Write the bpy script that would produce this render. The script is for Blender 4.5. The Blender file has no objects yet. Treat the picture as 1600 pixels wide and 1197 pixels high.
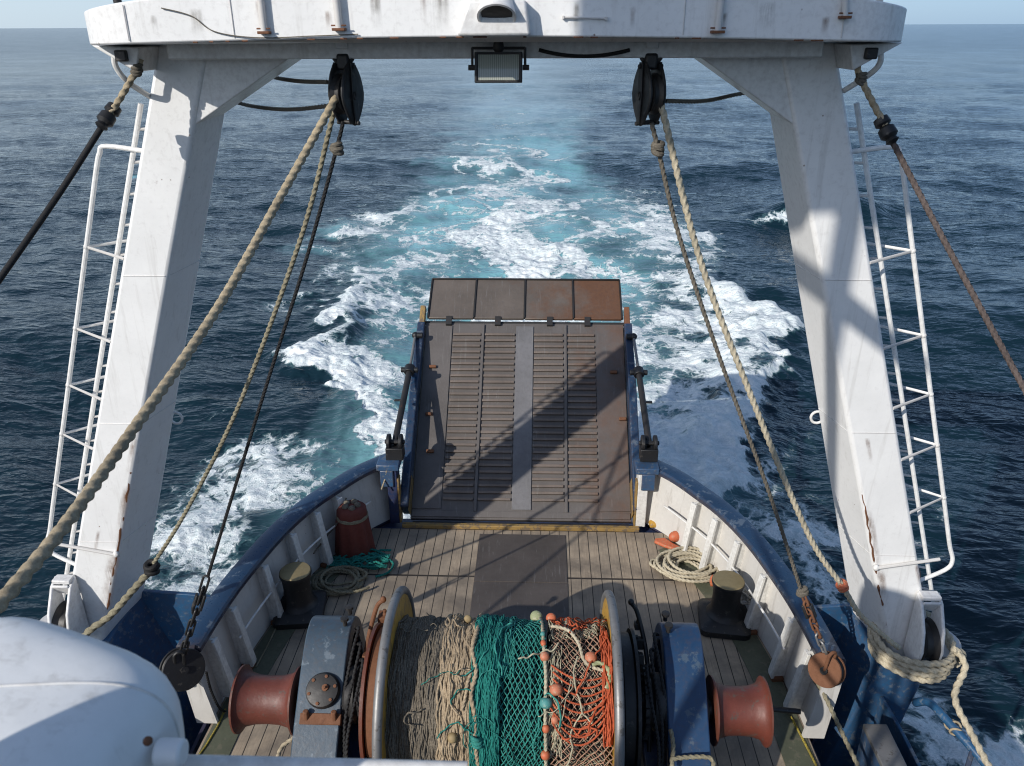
import bpy, math, random
import numpy as np
from mathutils import Vector, Matrix
random.seed(7); rng = np.random.default_rng(11)
sc = bpy.context.scene
COL = sc.collection
V = Vector
# ------------------------------------------------------------------ camera model (photo pixels 1600 x 1197)
F, CAMP = 1256.0, V((0.37, 0.0, 7.0))
pitch = math.atan((598.5 - 40) / F); yaw = math.atan(50 / F * math.cos(pitch)); roll = math.radians(-.25)
FW = V((-math.sin(yaw) * math.cos(pitch), math.cos(yaw) * math.cos(pitch), -math.sin(pitch)))
RT = V((math.cos(yaw), math.sin(yaw), 0)); UP = RT.cross(FW)
RT, UP = math.cos(roll) * RT + math.sin(roll) * UP, -math.sin(roll) * RT + math.cos(roll) * UP
def ray(x, y): return FW + RT * ((x - 800) / F) - UP * ((y - 598.5) / F)
def atZ(x, y, z): d = ray(x, y); return CAMP + d * ((z - CAMP.z) / d.z)
def atY(x, y, Y): d = ray(x, y); return CAMP + d * ((Y - CAMP.y) / d.y)
def atD(x, y, dep): return CAMP + ray(x, y) * dep

# ------------------------------------------------------------------ materials
class NT:
    def __init__(s, name):
        s.m = bpy.data.materials.new(name); s.m.use_nodes = True
        s.t = s.m.node_tree; s.n = s.t.nodes; s.b = s.n['Principled BSDF']
    def node(s, typ, **kw):
        n = s.n.new(typ)
        for k, v in kw.items():
            if k in n.inputs: n.inputs[k].default_value = v
            else: setattr(n, k, v)
        return n
    def link(s, a, b): s.t.links.new(a, b)
    def coord(s, kind='Object', scale=(1, 1, 1)):
        tc = s.node('ShaderNodeTexCoord'); mp = s.node('ShaderNodeMapping'); mp.inputs['Scale'].default_value = scale
        s.link(tc.outputs[kind], mp.inputs['Vector']); return mp.outputs[0]
    def noise(s, vec, scale, detail=6, rough=.6, dist=0):
        n = s.node('ShaderNodeTexNoise', Scale=scale, Detail=detail, Roughness=rough, Distortion=dist)
        s.link(vec, n.inputs['Vector']); return n.outputs['Fac']
    def ramp(s, fac, a, b, ca=(0, 0, 0, 1), cb=(1, 1, 1, 1)):
        r = s.node('ShaderNodeValToRGB'); e = r.color_ramp.elements
        e[0].position = a; e[1].position = b; e[0].color = ca; e[1].color = cb
        s.link(fac, r.inputs[0]); return r.outputs[0]
    def math(s, op, a, b=None, c=None, clamp=False):
        n = s.node('ShaderNodeMath', operation=op, use_clamp=clamp)
        for i, v in enumerate((a, b, c)):
            if v is None: continue
            if isinstance(v, (int, float)): n.inputs[i].default_value = v
            else: s.link(v, n.inputs[i])
        return n.outputs[0]
    def mix(s, fac, a, b, blend='MIX'):
        n = s.node('ShaderNodeMix', data_type='RGBA', blend_type=blend)
        for i, v in ((0, fac), (6, a), (7, b)):
            if isinstance(v, (int, float)): n.inputs[i].default_value = v
            elif isinstance(v, tuple): n.inputs[i].default_value = v if len(v) == 4 else v + (1,)
            else: s.link(v, n.inputs[i])
        return n.outputs[2]
    def bump(s, h, strength=.3, dist=.01, normal=None):
        n = s.node('ShaderNodeBump', Strength=strength, Distance=dist); s.link(h, n.inputs['Height'])
        if normal is not None: s.link(normal, n.inputs['Normal'])
        return n.outputs[0]

RUST1, RUST2 = (.16, .055, .018), (.055, .022, .012)
def paint(name, col, rough=.45, var=.18, rust=.0, rscale=3., metal=0., streak=.0, wear=.0, wearcol=None, bump=.15, grime=(.16, .13, .09), spots=.0, edge=0.):
    k = NT(name); v = k.coord('Object')
    n1 = k.noise(v, 2.2, 7, .62); n2 = k.noise(v, 22, 5, .6)
    c = k.mix(k.ramp(n1, .38, .72), col, tuple(x * (1 - var) for x in col))
    c = k.mix(k.math('MULTIPLY', k.ramp(n2, .45, .75), .35 * var / .18), c, tuple(x * .75 for x in col))
    if streak:
        vs = k.coord('Object', (9, 9, .55)); ns = k.noise(vs, 1.6, 6, .65, .3)
        c = k.mix(k.math('MULTIPLY', k.ramp(ns, .56, .78), streak), c, grime)
    if wear:
        nw = k.noise(v, rscale * 2.3, 9, .68)
        c = k.mix(k.ramp(nw, .62 - .22 * wear, .66 - .2 * wear), c, wearcol or tuple(x * .35 for x in col))
    if rust:
        nr = k.noise(v, rscale, 10, .7, .4)
        rc = k.mix(k.noise(v, 30, 4), RUST1, RUST2)
        c = k.mix(k.math('MULTIPLY', k.ramp(nr, .72 - .3 * rust, .80 - .26 * rust), .85), c, rc)
    if spots:
        vo = k.node('ShaderNodeTexVoronoi', Scale=7.0, Randomness=1.0); k.link(v, vo.inputs['Vector'])
        sp = k.ramp(k.math('ADD', vo.outputs['Distance'], k.math('MULTIPLY', n2, .12)), .085, .12, (1, 1, 1, 1), (0, 0, 0, 1))
        gate = k.ramp(k.noise(v, 1.3, 2), .52, .58)
        c = k.mix(k.math('MULTIPLY', k.math('MULTIPLY', sp, gate), spots), c, (.12, .06, .03))
    if edge:
        g = k.node('ShaderNodeNewGeometry')
        e = k.math('ADD', g.outputs['Pointiness'], k.math('MULTIPLY', k.math('SUBTRACT', n2, .5), .12))
        c = k.mix(k.math('MULTIPLY', k.ramp(e, .54, .60), edge), c, (.10, .055, .03))
    k.link(c, k.b.inputs['Base Color'])
    k.b.inputs['Metallic'].default_value = metal
    k.link(k.math('ADD', k.math('MULTIPLY', n2, .25), rough - .12), k.b.inputs['Roughness'])
    k.link(k.bump(k.math('ADD', n2, k.math('MULTIPLY', n1, 1.5)), bump, .01), k.b.inputs['Normal'])
    return k.m

def fibre(name, col, col2, rough=.9, scale=60):
    k = NT(name); v = k.coord('Object')
    c = k.mix(k.ramp(k.noise(v, scale, 4), .35, .7), col, col2)
    c = k.mix(k.math('MULTIPLY', k.ramp(k.noise(v, 3.5, 5, .65), .45, .75), .55), c, tuple(x * .45 for x in col2))
    k.link(c, k.b.inputs['Base Color']); k.b.inputs['Roughness'].default_value = rough
    k.b.inputs['Specular IOR Level'].default_value = .25
    k.link(k.bump(k.noise(v, 180, 3), .5, .003), k.b.inputs['Normal'])
    return k.m

M = {}
M['white'] = paint('white_paint', (.765, .76, .745), .40, .08, streak=.28, spots=.9, edge=.3, bump=.10, rust=.10, rscale=1.9)
M['white_rail'] = paint('white_rail_paint', (.78, .77, .74), .45, .10, rust=.16, rscale=9, edge=.3)
M['white_bulwark'] = paint('bulwark_white', (.76, .75, .71), .5, .12, streak=.55, spots=.6, edge=.3, rust=.10, rscale=2.2)
M['gel'] = paint('white_gelcoat', (.76, .76, .745), .42, .10, bump=.06, streak=.35, spots=.7, rust=.06, rscale=6)
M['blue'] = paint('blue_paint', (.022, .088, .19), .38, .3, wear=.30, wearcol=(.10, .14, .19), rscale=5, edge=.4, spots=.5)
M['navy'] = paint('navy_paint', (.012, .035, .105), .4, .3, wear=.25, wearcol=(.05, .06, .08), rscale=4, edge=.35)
M['rail'] = paint('cap_rail_blue', (.017, .045, .095), .30, .3, wear=.22, wearcol=(.085, .115, .155), rscale=3.2, edge=.4, rust=.1)
M['greyblue'] = paint('winch_grey_blue', (.045, .072, .102), .4, .35, wear=.2, wearcol=(.10, .13, .16), rust=.26, rscale=2.6, edge=.4)  # paint darkened in place of shade falling on the frame
M['winchblue'] = paint('winch_blue', (.014, .048, .115), .42, .3, wear=.25, wearcol=(.05, .08, .12), rscale=4, edge=.4, spots=.4)
M['yellow'] = paint('yellow_paint', (.48, .27, .045), .5, .3, wear=.45, wearcol=(.25, .15, .05), rust=.25, rscale=4)
M['steel'] = paint('worn_steel', (.24, .235, .23), .48, .35, metal=.45, rust=.28, rscale=5, wear=.2, wearcol=(.12, .11, .10))
M['sill'] = paint('worn_yellow_sill', (.30, .19, .06), .6, .35, wear=.5, wearcol=(.14, .10, .06), rust=.32, rscale=5)
M['black'] = paint('black_steel', (.012, .012, .013), .5, .3, rust=.12, rscale=6, wear=.15, wearcol=(.05, .045, .04))
M['darksteel'] = paint('dark_steel', (.035, .033, .032), .5, .35, rust=.25, rscale=7, metal=.3)
M['redrust'] = paint('red_oxide', (.135, .034, .021), .52, .4, wear=.2, wearcol=(.085, .05, .038), rust=.42, rscale=6, bump=.3, edge=.3)
M['rust'] = paint('rust', (.17, .070, .032), .8, .4, rust=.5, rscale=8, bump=.4)
M['brass'] = paint('brass_cap', (.30, .235, .12), .45, .3, metal=.4, rust=.1, rscale=8)
M['canvas'] = paint('dark_red_canvas', (.135, .030, .020), .85, .4, bump=.4)
M['orange'] = paint('orange_float', (.52, .13, .055), .6, .3, wear=.35, wearcol=(.40, .19, .10), rscale=12)
M['salmon'] = paint('salmon_float', (.50, .17, .09), .6, .3, wear=.35, wearcol=(.42, .26, .17), rscale=12)
M['tealfloat'] = paint('teal_float', (.07, .26, .24), .6, .3, wear=.3, wearcol=(.22, .33, .28), rscale=12)
M['palefloat'] = paint('pale_green_float', (.30, .33, .18), .65, .3, wear=.3, wearcol=(.42, .40, .28), rscale=12)
M['tanfloat'] = paint('tan_float', (.30, .22, .11), .7, .3)
M['manila'] = fibre('manila', (.42, .35, .24), (.28, .225, .15))
M['palerope'] = fibre('pale_rope', (.52, .46, .34), (.36, .31, .22))
M['greyrope'] = fibre('grey_rope', (.17, .15, .12), (.09, .08, .065))
M['olive'] = fibre('olive_rope', (.28, .25, .17), (.16, .14, .095))
M['wirerope'] = fibre('wire_rope', (.12, .095, .085), (.07, .055, .05))
M['blackrope'] = fibre('black_rope', (.022, .021, .021), (.012, .012, .013), .7)
M['darkfibre'] = fibre('dark_fibre', (.20, .17, .13), (.085, .073, .058))
M['tanfibre'] = fibre('tan_fibre', (.42, .33, .22), (.24, .18, .12))
M['green'] = fibre('green_twine', (.018, .20, .165), (.008, .10, .09), .8)
M['green2'] = fibre('green_twine_light', (.05, .27, .22), (.02, .17, .15), .8)
M['orangetwine'] = fibre('orange_twine', (.50, .11, .045), (.32, .065, .03), .8)
M['pinktwine'] = fibre('pink_twine', (.45, .27, .19), (.34, .19, .13), .8)
M['paletwine'] = fibre('pale_twine', (.46, .42, .30), (.30, .27, .19), .8)
M['wool'] = fibre('white_rags', (.62, .60, .54), (.4, .38, .33))
M['yellowrope'] = fibre('yellow_rope', (.38, .30, .04), (.18, .14, .05))
def glass():
    k = NT('lamp_glass'); v = k.coord('Object', (1, 1, 1))
    w = k.node('ShaderNodeTexWave', Scale=22.0, wave_type='BANDS', bands_direction='X'); k.link(v, w.inputs['Vector'])
    k.link(k.mix(w.outputs['Fac'], (.20, .21, .17), (.36, .37, .32)), k.b.inputs['Base Color'])
    k.b.inputs['Roughness'].default_value = .12; k.b.inputs['Coat Weight'].default_value = .6
    return k.m
M['glass'] = glass()

def wood():
    k = NT('deck_planks'); tc = k.node('ShaderNodeNewGeometry'); sp = k.node('ShaderNodeSeparateXYZ'); k.link(tc.outputs['Position'], sp.inputs[0])
    W = .142
    u = k.math('DIVIDE', k.math('ADD', sp.outputs[0], 20.03), W); pid = k.math('FLOOR', u); fr = k.math('FRACT', u)
    wn = k.node('ShaderNodeTexWhiteNoise', noise_dimensions='1D'); k.link(pid, wn.inputs['W'])
    off = k.math('MULTIPLY', wn.outputs['Value'], 6)
    row = k.math('DIVIDE', k.math('ADD', sp.outputs[1], 20.9), 5.0); rid = k.math('FLOOR', row)
    rfr = k.math('FRACT', row)
    wn2 = k.node('ShaderNodeTexWhiteNoise', noise_dimensions='2D'); cv = k.node('ShaderNodeCombineXYZ'); k.link(pid, cv.inputs[0]); k.link(rid, cv.inputs[1]); k.link(cv.outputs[0], wn2.inputs['Vector'])
    gv = k.node('ShaderNodeCombineXYZ')
    k.link(k.math('MULTIPLY', sp.outputs[0], 26), gv.inputs[0]); k.link(k.math('ADD', k.math('MULTIPLY', sp.outputs[1], 1.6), off), gv.inputs[1])
    g = k.noise(gv.outputs[0], 1.5, 8, .65, .6)
    c = k.mix(k.ramp(g, .3, .75), (.50, .395, .28), (.255, .195, .135))
    c = k.mix(k.math('MULTIPLY', wn2.outputs['Value'], .75), c, (.33, .27, .20))
    dirt = k.noise(tc.outputs['Position'], 1.1, 7, .65)
    c = k.mix(k.math('MULTIPLY', k.ramp(dirt, .36, .62), .85), c, (.14, .116, .092))
    scuff = k.noise(tc.outputs['Position'], 9, 6, .7)
    c = k.mix(k.math('MULTIPLY', k.ramp(scuff, .6, .78), .5), c, (.42, .35, .26))
    seam = k.math('LESS_THAN', k.math('ABSOLUTE', k.math('SUBTRACT', fr, .5)), .462)
    seam2 = k.math('GREATER_THAN', k.math('ABSOLUTE', k.math('SUBTRACT', rfr, .5)), .4965)
    seam = k.math('MULTIPLY', seam, k.math('SUBTRACT', 1.0, seam2))
    c = k.mix(seam, (.028, .022, .017), c)
    blot = k.noise(tc.outputs['Position'], .75, 5, .7, .8); c = k.mix(k.math('MULTIPLY', k.ramp(blot, .50, .64), .45), c, (.075, .062, .05))
    # bolt plugs
    k.link(c, k.b.inputs['Base Color'])
    k.link(k.math('SUBTRACT', .78, k.math('MULTIPLY', k.ramp(dirt, .5, .75), .3)), k.b.inputs['Roughness'])
    k.link(k.bump(k.math('ADD', k.math('MULTIPLY', seam, 1.2), k.math('MULTIPLY', g, .35)), .6, .006), k.b.inputs['Normal'])
    return k.m
M['wood'] = wood()

def rampsteel(name, base, rustpos, amount):
    # scuffed dark plate whose rust gathers towards one side (world x)
    k = NT(name); g = k.node('ShaderNodeNewGeometry'); P = g.outputs['Position']; sp = k.node('ShaderNodeSeparateXYZ'); k.link(P, sp.inputs[0])
    n1 = k.noise(P, 1.4, 8, .65); n2 = k.noise(P, 18, 6, .65)
    c = k.mix(k.ramp(n1, .35, .7), base, tuple(x * .62 for x in base))
    c = k.mix(k.math('MULTIPLY', k.ramp(n2, .5, .8), .5), c, (.10, .095, .09))
    mp = k.node('ShaderNodeMapping'); mp.inputs['Scale'].default_value = (14, 1.2, 1.2); k.link(P, mp.inputs['Vector'])
    sc_ = k.noise(mp.outputs[0], 1.5, 6, .7, .5)
    c = k.mix(k.math('MULTIPLY', k.ramp(sc_, .58, .72), .6), c, (.23, .22, .21))
    side = k.math('ADD', k.math('MULTIPLY', k.math('SUBTRACT', sp.outputs[0], rustpos), .34), k.math('MULTIPLY', k.math('SUBTRACT', k.noise(P, 2.6, 9, .7), .5), 1.3))
    c = k.mix(k.math('MULTIPLY', k.ramp(side, .05, .5), amount), c, k.mix(n2, (.20, .075, .022), (.085, .035, .018)))
    k.link(c, k.b.inputs['Base Color']); k.b.inputs['Metallic'].default_value = .25
    k.link(k.math('ADD', .38, k.math('MULTIPLY', n1, .35)), k.b.inputs['Roughness'])
    k.link(k.bump(k.math('ADD', n2, n1), .25, .01), k.b.inputs['Normal'])
    return k.m
M['ramp'] = rampsteel('ramp_steel', (.138, .122, .113), .9, .5)
M['flap'] = rampsteel('flap_steel', (.165, .135, .112), -.1, .75)
M['plate'] = rampsteel('deck_plate_steel', (.115, .096, .084), 4.0, .4)
M['walk'] = rampsteel('walkway_steel', (.185, .178, .180), 2.2, .5)
M['ribs'] = rampsteel('rib_steel', (.185, .146, .120), .6, .6)
M['waterway'] = paint('green_waterway', (.095, .102, .066), .6, .35, wear=.3, wearcol=(.115, .11, .075), rust=.2, rscale=3)

def stain_mat(name, col):                                  # thin rust run: opaque at its head, breaking up downwards
    k = NT(name); tc = k.node('ShaderNodeTexCoord'); sp = k.node('ShaderNodeSeparateXYZ'); k.link(tc.outputs['UV'], sp.inputs[0])
    v = k.coord('Object', (40, 40, 3)); n = k.noise(v, 1.0, 6, .65); n2 = k.noise(k.coord('Object'), 9, 6, .7)
    side = k.math('SUBTRACT', 1.0, k.math('POWER', k.math('ABSOLUTE', k.math('SUBTRACT', k.math('MULTIPLY', sp.outputs[0], 2.), 1.)), 1.6))
    al = k.math('MULTIPLY', k.math('MULTIPLY', k.math('POWER', sp.outputs[1], 1.3), k.math('MULTIPLY', k.math('SUBTRACT', 1.0, sp.outputs[1]), 5., clamp=True)), side)
    al = k.math('MULTIPLY', al, k.ramp(k.math('ADD', k.math('MULTIPLY', n, .6), k.math('MULTIPLY', n2, .5)), .42, .72)); 
    k.link(k.math('MULTIPLY', al, 1.0, clamp=True), k.b.inputs['Alpha'])
    k.link(k.mix(n2, col, tuple(x * .4 for x in col)), k.b.inputs['Base Color']); k.b.inputs['Roughness'].default_value = .8
    return k.m
M['stain'] = stain_mat('rust_stain', (.23, .10, .035)); M['grimestain'] = stain_mat('grime_stain', (.20, .17, .12))
def stain(top_l, top_r, drop_l, drop_r, mat, parent):
    m = MB(); m.add([top_l, top_r, drop_r, drop_l], [(0, 1, 2, 3)]); o = m.build('rust_streak', mat, parent, smooth=0)
    uv = o.data.uv_layers.new(name='UVMap'); cor = {0: (0, 1), 1: (1, 1), 2: (1, 0), 3: (0, 0)}
    for lp in o.data.loops: uv.data[lp.index].uv = cor[lp.vertex_index]
    return o
# ------------------------------------------------------------------ mesh builder
class MB:
    def __init__(s): s.v = []; s.f = []
    def add(s, vs, fs):
        o = len(s.v); s.v += [tuple(x) for x in vs]; s.f += [tuple(i + o for i in f) for f in fs]; return s
    def box(s, c, size, rot=None):
        hx, hy, hz = (a / 2 for a in size); c = V(c)
        vs = [V((x, y, z)) for x in (-hx, hx) for y in (-hy, hy) for z in (-hz, hz)]
        if rot is not None: vs = [rot @ p for p in vs]
        return s.add([p + c for p in vs], [(0, 1, 3, 2), (4, 6, 7, 5), (0, 4, 5, 1), (2, 3, 7, 6), (0, 2, 6, 4), (1, 5, 7, 3)])
    def hexa(s, b, t):                                   # two quads joined
        return s.add(list(b) + list(t), [(3, 2, 1, 0), (4, 5, 6, 7)] + [(i, (i + 1) % 4, 4 + (i + 1) % 4, 4 + i) for i in range(4)])
    def put(s, mb, fn): return s.add([fn(V(p)) for p in mb.v], mb.f)
    def loft(s, rings, cap=True, close=True):
        n = len(rings[0]); vs = [p for r in rings for p in r]; fs = []
        for i in range(len(rings) - 1):
            for j in range(n if close else n - 1):
                k = (j + 1) % n; fs.append((i * n + j, i * n + k, (i + 1) * n + k, (i + 1) * n + j))
        if cap and close: fs.append(tuple(range(n - 1, -1, -1))); fs.append(tuple((len(rings) - 1) * n + j for j in range(n)))
        return s.add(vs, fs)
    def tube(s, pts, r, n=10, cap=True, rfun=None, closed=False):
        pts = [V(p) for p in pts]; N = len(pts); rings = []
        prev = None
        for i in range(N):
            if closed: t = (pts[(i + 1) % N] - pts[i - 1]).normalized()
            else: t = (pts[min(i + 1, N - 1)] - pts[max(i - 1, 0)]).normalized()
            if prev is None:
                a = V((0, 0, 1)) if abs(t.z) < .9 else V((1, 0, 0)); u = t.cross(a).normalized()
            else: u = (prev - t * prev.dot(t)).normalized()
            prev = u; w = t.cross(u); ring = []
            rr = r[i] if isinstance(r, (list, tuple)) else r
            for j in range(n):
                a = 2 * math.pi * j / n; q = rr if rfun is None else rfun(i, a, rr)
                ring.append(pts[i] + (u * math.cos(a) + w * math.sin(a)) * q)
            rings.append(ring)
        if closed: rings.append(rings[0]); cap = False
        return s.loft(rings, cap)
    def rope(s, pts, r, strands=3, pitch=None, n=12):
        pitch = pitch or r * 2.7
        P = resample(pts, pitch / 6)
        st = pitch / 6
        return s.tube(P, r, n, True, lambda i, a, rr: rr * (.60 + .48 * abs(math.cos(strands / 2 * (a - 2 * math.pi / strands * (i * st / pitch) * 1.0)))))
    def prism(s, poly, y0, y1, axis='y'):                # polygon in XZ (axis y), YZ (axis x) or XY (axis z)
        f = {'y': lambda a, b, c: V((a, c, b)), 'x': lambda a, b, c: V((c, a, b)), 'z': lambda a, b, c: V((a, b, c))}[axis]
        return s.loft([[f(a, b, y0) for a, b in poly], [f(a, b, y1) for a, b in poly]])
    def lathe(s, prof, o=(0, 0, 0), axis='z', n=32, cap=True, rmod=None):
        o = V(o); rings = []
        for i, (r, h) in enumerate(prof):
            ring = []
            for j in range(n):
                a = 2 * math.pi * j / n; q = r * (rmod(i, a) if rmod else 1)
                c, d = q * math.cos(a), q * math.sin(a)
                ring.append(o + {'z': V((c, d, h)), 'x': V((h, c, d)), 'y': V((d, h, c))}[axis])
            rings.append(ring)
        return s.loft(rings, cap)
    def ell(s, c, rad, n=16, m=10, rot=None, bump=0):
        c = V(c); rings = []
        for i in range(m + 1):
            t = math.pi * (i + .02) / (m + .04); ring = []
            for j in range(n):
                a = 2 * math.pi * j / n
                p = V((math.sin(t) * math.cos(a) * rad[0], math.sin(t) * math.sin(a) * rad[1], math.cos(t) * rad[2])) * (1 + bump * random.uniform(-1, 1))
                ring.append(c + (rot @ p if rot else p))
            rings.append(ring)
        return s.loft(rings)
    def torus(s, c, R, r, axis='x', n=48, m=10, sx=1, sy=1):
        c = V(c); pts = []
        for i in range(n):
            a = 2 * math.pi * i / n; p, q = R * math.cos(a) * sx, R * math.sin(a) * sy
            pts.append(c + {'x': V((0, p, q)), 'y': V((p, 0, q)), 'z': V((p, q, 0))}[axis])
        return s.tube(pts, r, m, closed=True)
    def build(s, name, mat, parent=None, smooth=35, bevel=0, seg=2, weld=False):
        me = bpy.data.meshes.new(name)
        if parent is None:
            xs = np.array(s.v); lo, hi = xs.min(0), xs.max(0); org = V(((lo[0] + hi[0]) / 2, (lo[1] + hi[1]) / 2, lo[2]))
        else: org = V(parent['_w'])
        me.from_pydata([tuple(V(p) - (org)) for p in s.v], [], s.f); me.update()
        import bmesh
        bm = bmesh.new(); bm.from_mesh(me)
        if weld: bmesh.ops.remove_doubles(bm, verts=bm.verts, dist=1e-5)
        bmesh.ops.recalc_face_normals(bm, faces=bm.faces); bm.to_mesh(me); bm.free()
        me.materials.append(M[mat] if isinstance(mat, str) else mat)
        if smooth:
            me.polygons.foreach_set('use_smooth', [True] * len(me.polygons)); me.set_sharp_from_angle(angle=math.radians(smooth))
        o = bpy.data.objects.new(name, me); COL.objects.link(o)
        o['_w'] = tuple(org)
        if parent is not None: o.parent = parent
        else: o.location = org
        if bevel:
            b = o.modifiers.new('bevel', 'BEVEL'); b.width = bevel; b.segments = seg; b.limit_method = 'ANGLE'; b.angle_limit = math.radians(40); b.harden_normals = False
        return o
def resample(pts, step):
    pts = [V(p) for p in pts]; out = [pts[0]]; acc = 0.
    for a, b in zip(pts[:-1], pts[1:]):
        L = (b - a).length
        if L < 1e-9: continue
        t = step - acc
        while t <= L: out.append(a.lerp(b, t / L)); t += step
        acc = L - (t - step)
    if (out[-1] - pts[-1]).length > step * .2: out.append(pts[-1])
    return out
def spline(pts, per=10):
    pts = [V(p) for p in pts]; out = []
    for i in range(len(pts) - 1):
        p0, p1, p2, p3 = pts[max(i - 1, 0)], pts[i], pts[i + 1], pts[min(i + 2, len(pts) - 1)]
        for j in range(per):
            t = j / per
            out.append(.5 * ((2 * p1) + (p2 - p0) * t + (2 * p0 - 5 * p1 + 4 * p2 - p3) * t * t + (3 * p1 - p0 - 3 * p2 + p3) * t ** 3))
    out.append(pts[-1]); return out
def sag(a, b, d, n=24):
    a, b = V(a), V(b); return [a.lerp(b, t / n) + V((0, 0, -d * 4 * (t / n) * (1 - t / n))) for t in range(n + 1)]
def tag(o, label=None, cat=None, group=None, kind=None):
    if label: o['label'] = label
    if cat: o['category'] = cat
    if group: o['group'] = group
    if kind: o['kind'] = kind
    return o
def thing(name, loc, label, cat, group=None):
    o = bpy.data.objects.new(name, None); COL.objects.link(o); o.location = loc; o['_w'] = tuple(loc); o.empty_display_size = .1
    return tag(o, label, cat, group)
def knot(c, r, rr, n=5, seed=0, axis=None):              # a lump of rope turns round a point
    m = MB(); R = random.Random(seed)
    for i in range(n):
        e = Matrix.Rotation(R.uniform(-.5, .5), 3, 'X') @ Matrix.Rotation(R.uniform(-.5, .5), 3, 'Y')
        if axis is not None: e = axis @ e
        off = V((R.uniform(-.3, .3) * r, R.uniform(-.3, .3) * r, (i / (n - 1) - .5) * r * 1.8 if n > 1 else 0))
        if axis is not None: off = axis @ off
        pts = [V(c) + off + e @ V((math.cos(a) * r, math.sin(a) * r, 0)) for a in [2 * math.pi * j / 16 for j in range(16)]]
        m.tube(pts, rr, 8, closed=True)
    return m
def align(d):                                            # rotation taking z onto d
    return V((0, 0, 1)).rotation_difference(V(d).normalized()).to_matrix()
def link_mesh(c, d, L, Wd, r, twist=0):
    m = MB(); A = align(d) @ Matrix.Rotation(twist, 3, 'Z'); pts = []
    for i in range(24):
        a = 2 * math.pi * i / 24; x = math.cos(a) * Wd / 2; z = math.sin(a) * Wd / 2 + (L / 2 - Wd / 2) * (1 if math.sin(a) > 0 else -1)
        pts.append(V(c) + A @ V((x, 0, z)))
    return m.tube(pts, r, 8, closed=True)

#SECTIONS
# ================================================================== SHIP: deck, hull, bulwarks
SEA = -2.0
edge = [(3.0, 3.25), (5.0, 3.27), (6.4, 3.25), (7.3, 3.20), (8.0, 3.10), (8.7, 2.95), (9.3, 2.74), (9.75, 2.50), (10.15, 2.26), (10.42, 2.03), (10.60, 1.84)]   # (Y, half width)
XC = .06
def edge_curve(sg, out=0., y0=-9, y1=99):
    P = spline([V((XC + sg * x, y, 0)) for y, x in edge], 8); Q = []
    for i, p in enumerate(P):
        if not (y0 <= p.y <= y1): continue
        t = (P[min(i + 1, len(P) - 1)] - P[max(i - 1, 0)]).normalized(); nrm = V((t.y, -t.x, 0)) * (1 if sg > 0 else -1)
        Q.append(p + nrm * out)
    return Q
R_, L_ = edge_curve(1), edge_curve(-1)
m = MB(); outline = [V((XC - 3.25, -3, 0))] + edge_curve(-1, 0, -9, 10.24) + edge_curve(1, 0, -9, 10.24)[::-1] + [V((XC + 3.25, -3, 0))]
m.loft([[p + V((0, 0, -.08)) for p in outline], outline])
tag(m.build('deck', 'wood', smooth=0), kind='structure')
m = MB()                                                   # steel plate let into the planks
ys = [4.0, 8.98, 10.12]
for a, b in zip(ys[:-1], ys[1:]): m.box((.15, (a + b) / 2, .006), (1.29, b - a - .012, .012))
tag(m.build('deck_plate', 'plate', smooth=0, bevel=.003), kind='structure')
for sg in (1, -1):                                         # painted margin beside each bulwark
    a, b = edge_curve(sg, -.03, 3, 10.0), edge_curve(sg, -.36, 3, 10.0); m = MB()
    m.loft([[p + V((0, 0, .004)), q + V((0, 0, .004)), q + V((0, 0, .012)), p + V((0, 0, .012))] for p, q in zip(a, b)])
    tag(m.build('waterway', 'waterway', smooth=0), kind='structure')
m = MB()                                                   # hull shell
prof = lambda o, z: [V((XC - 3.25 - o, -14, z))] + [p + V((0, 0, z)) for p in edge_curve(-1, o)] + [p + V((0, 0, z)) for p in edge_curve(1, o)[::-1]] + [V((XC + 3.25 + o, -14, z))]
m.loft([prof(.05, -.09), prof(.02, -1.0), prof(-.25, -2.2), prof(-.6, -3.5)])
tag(m.build('hull', 'navy', smooth=30), 'dark navy blue steel hull of the trawler under the planked deck', 'boat hull')

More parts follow.
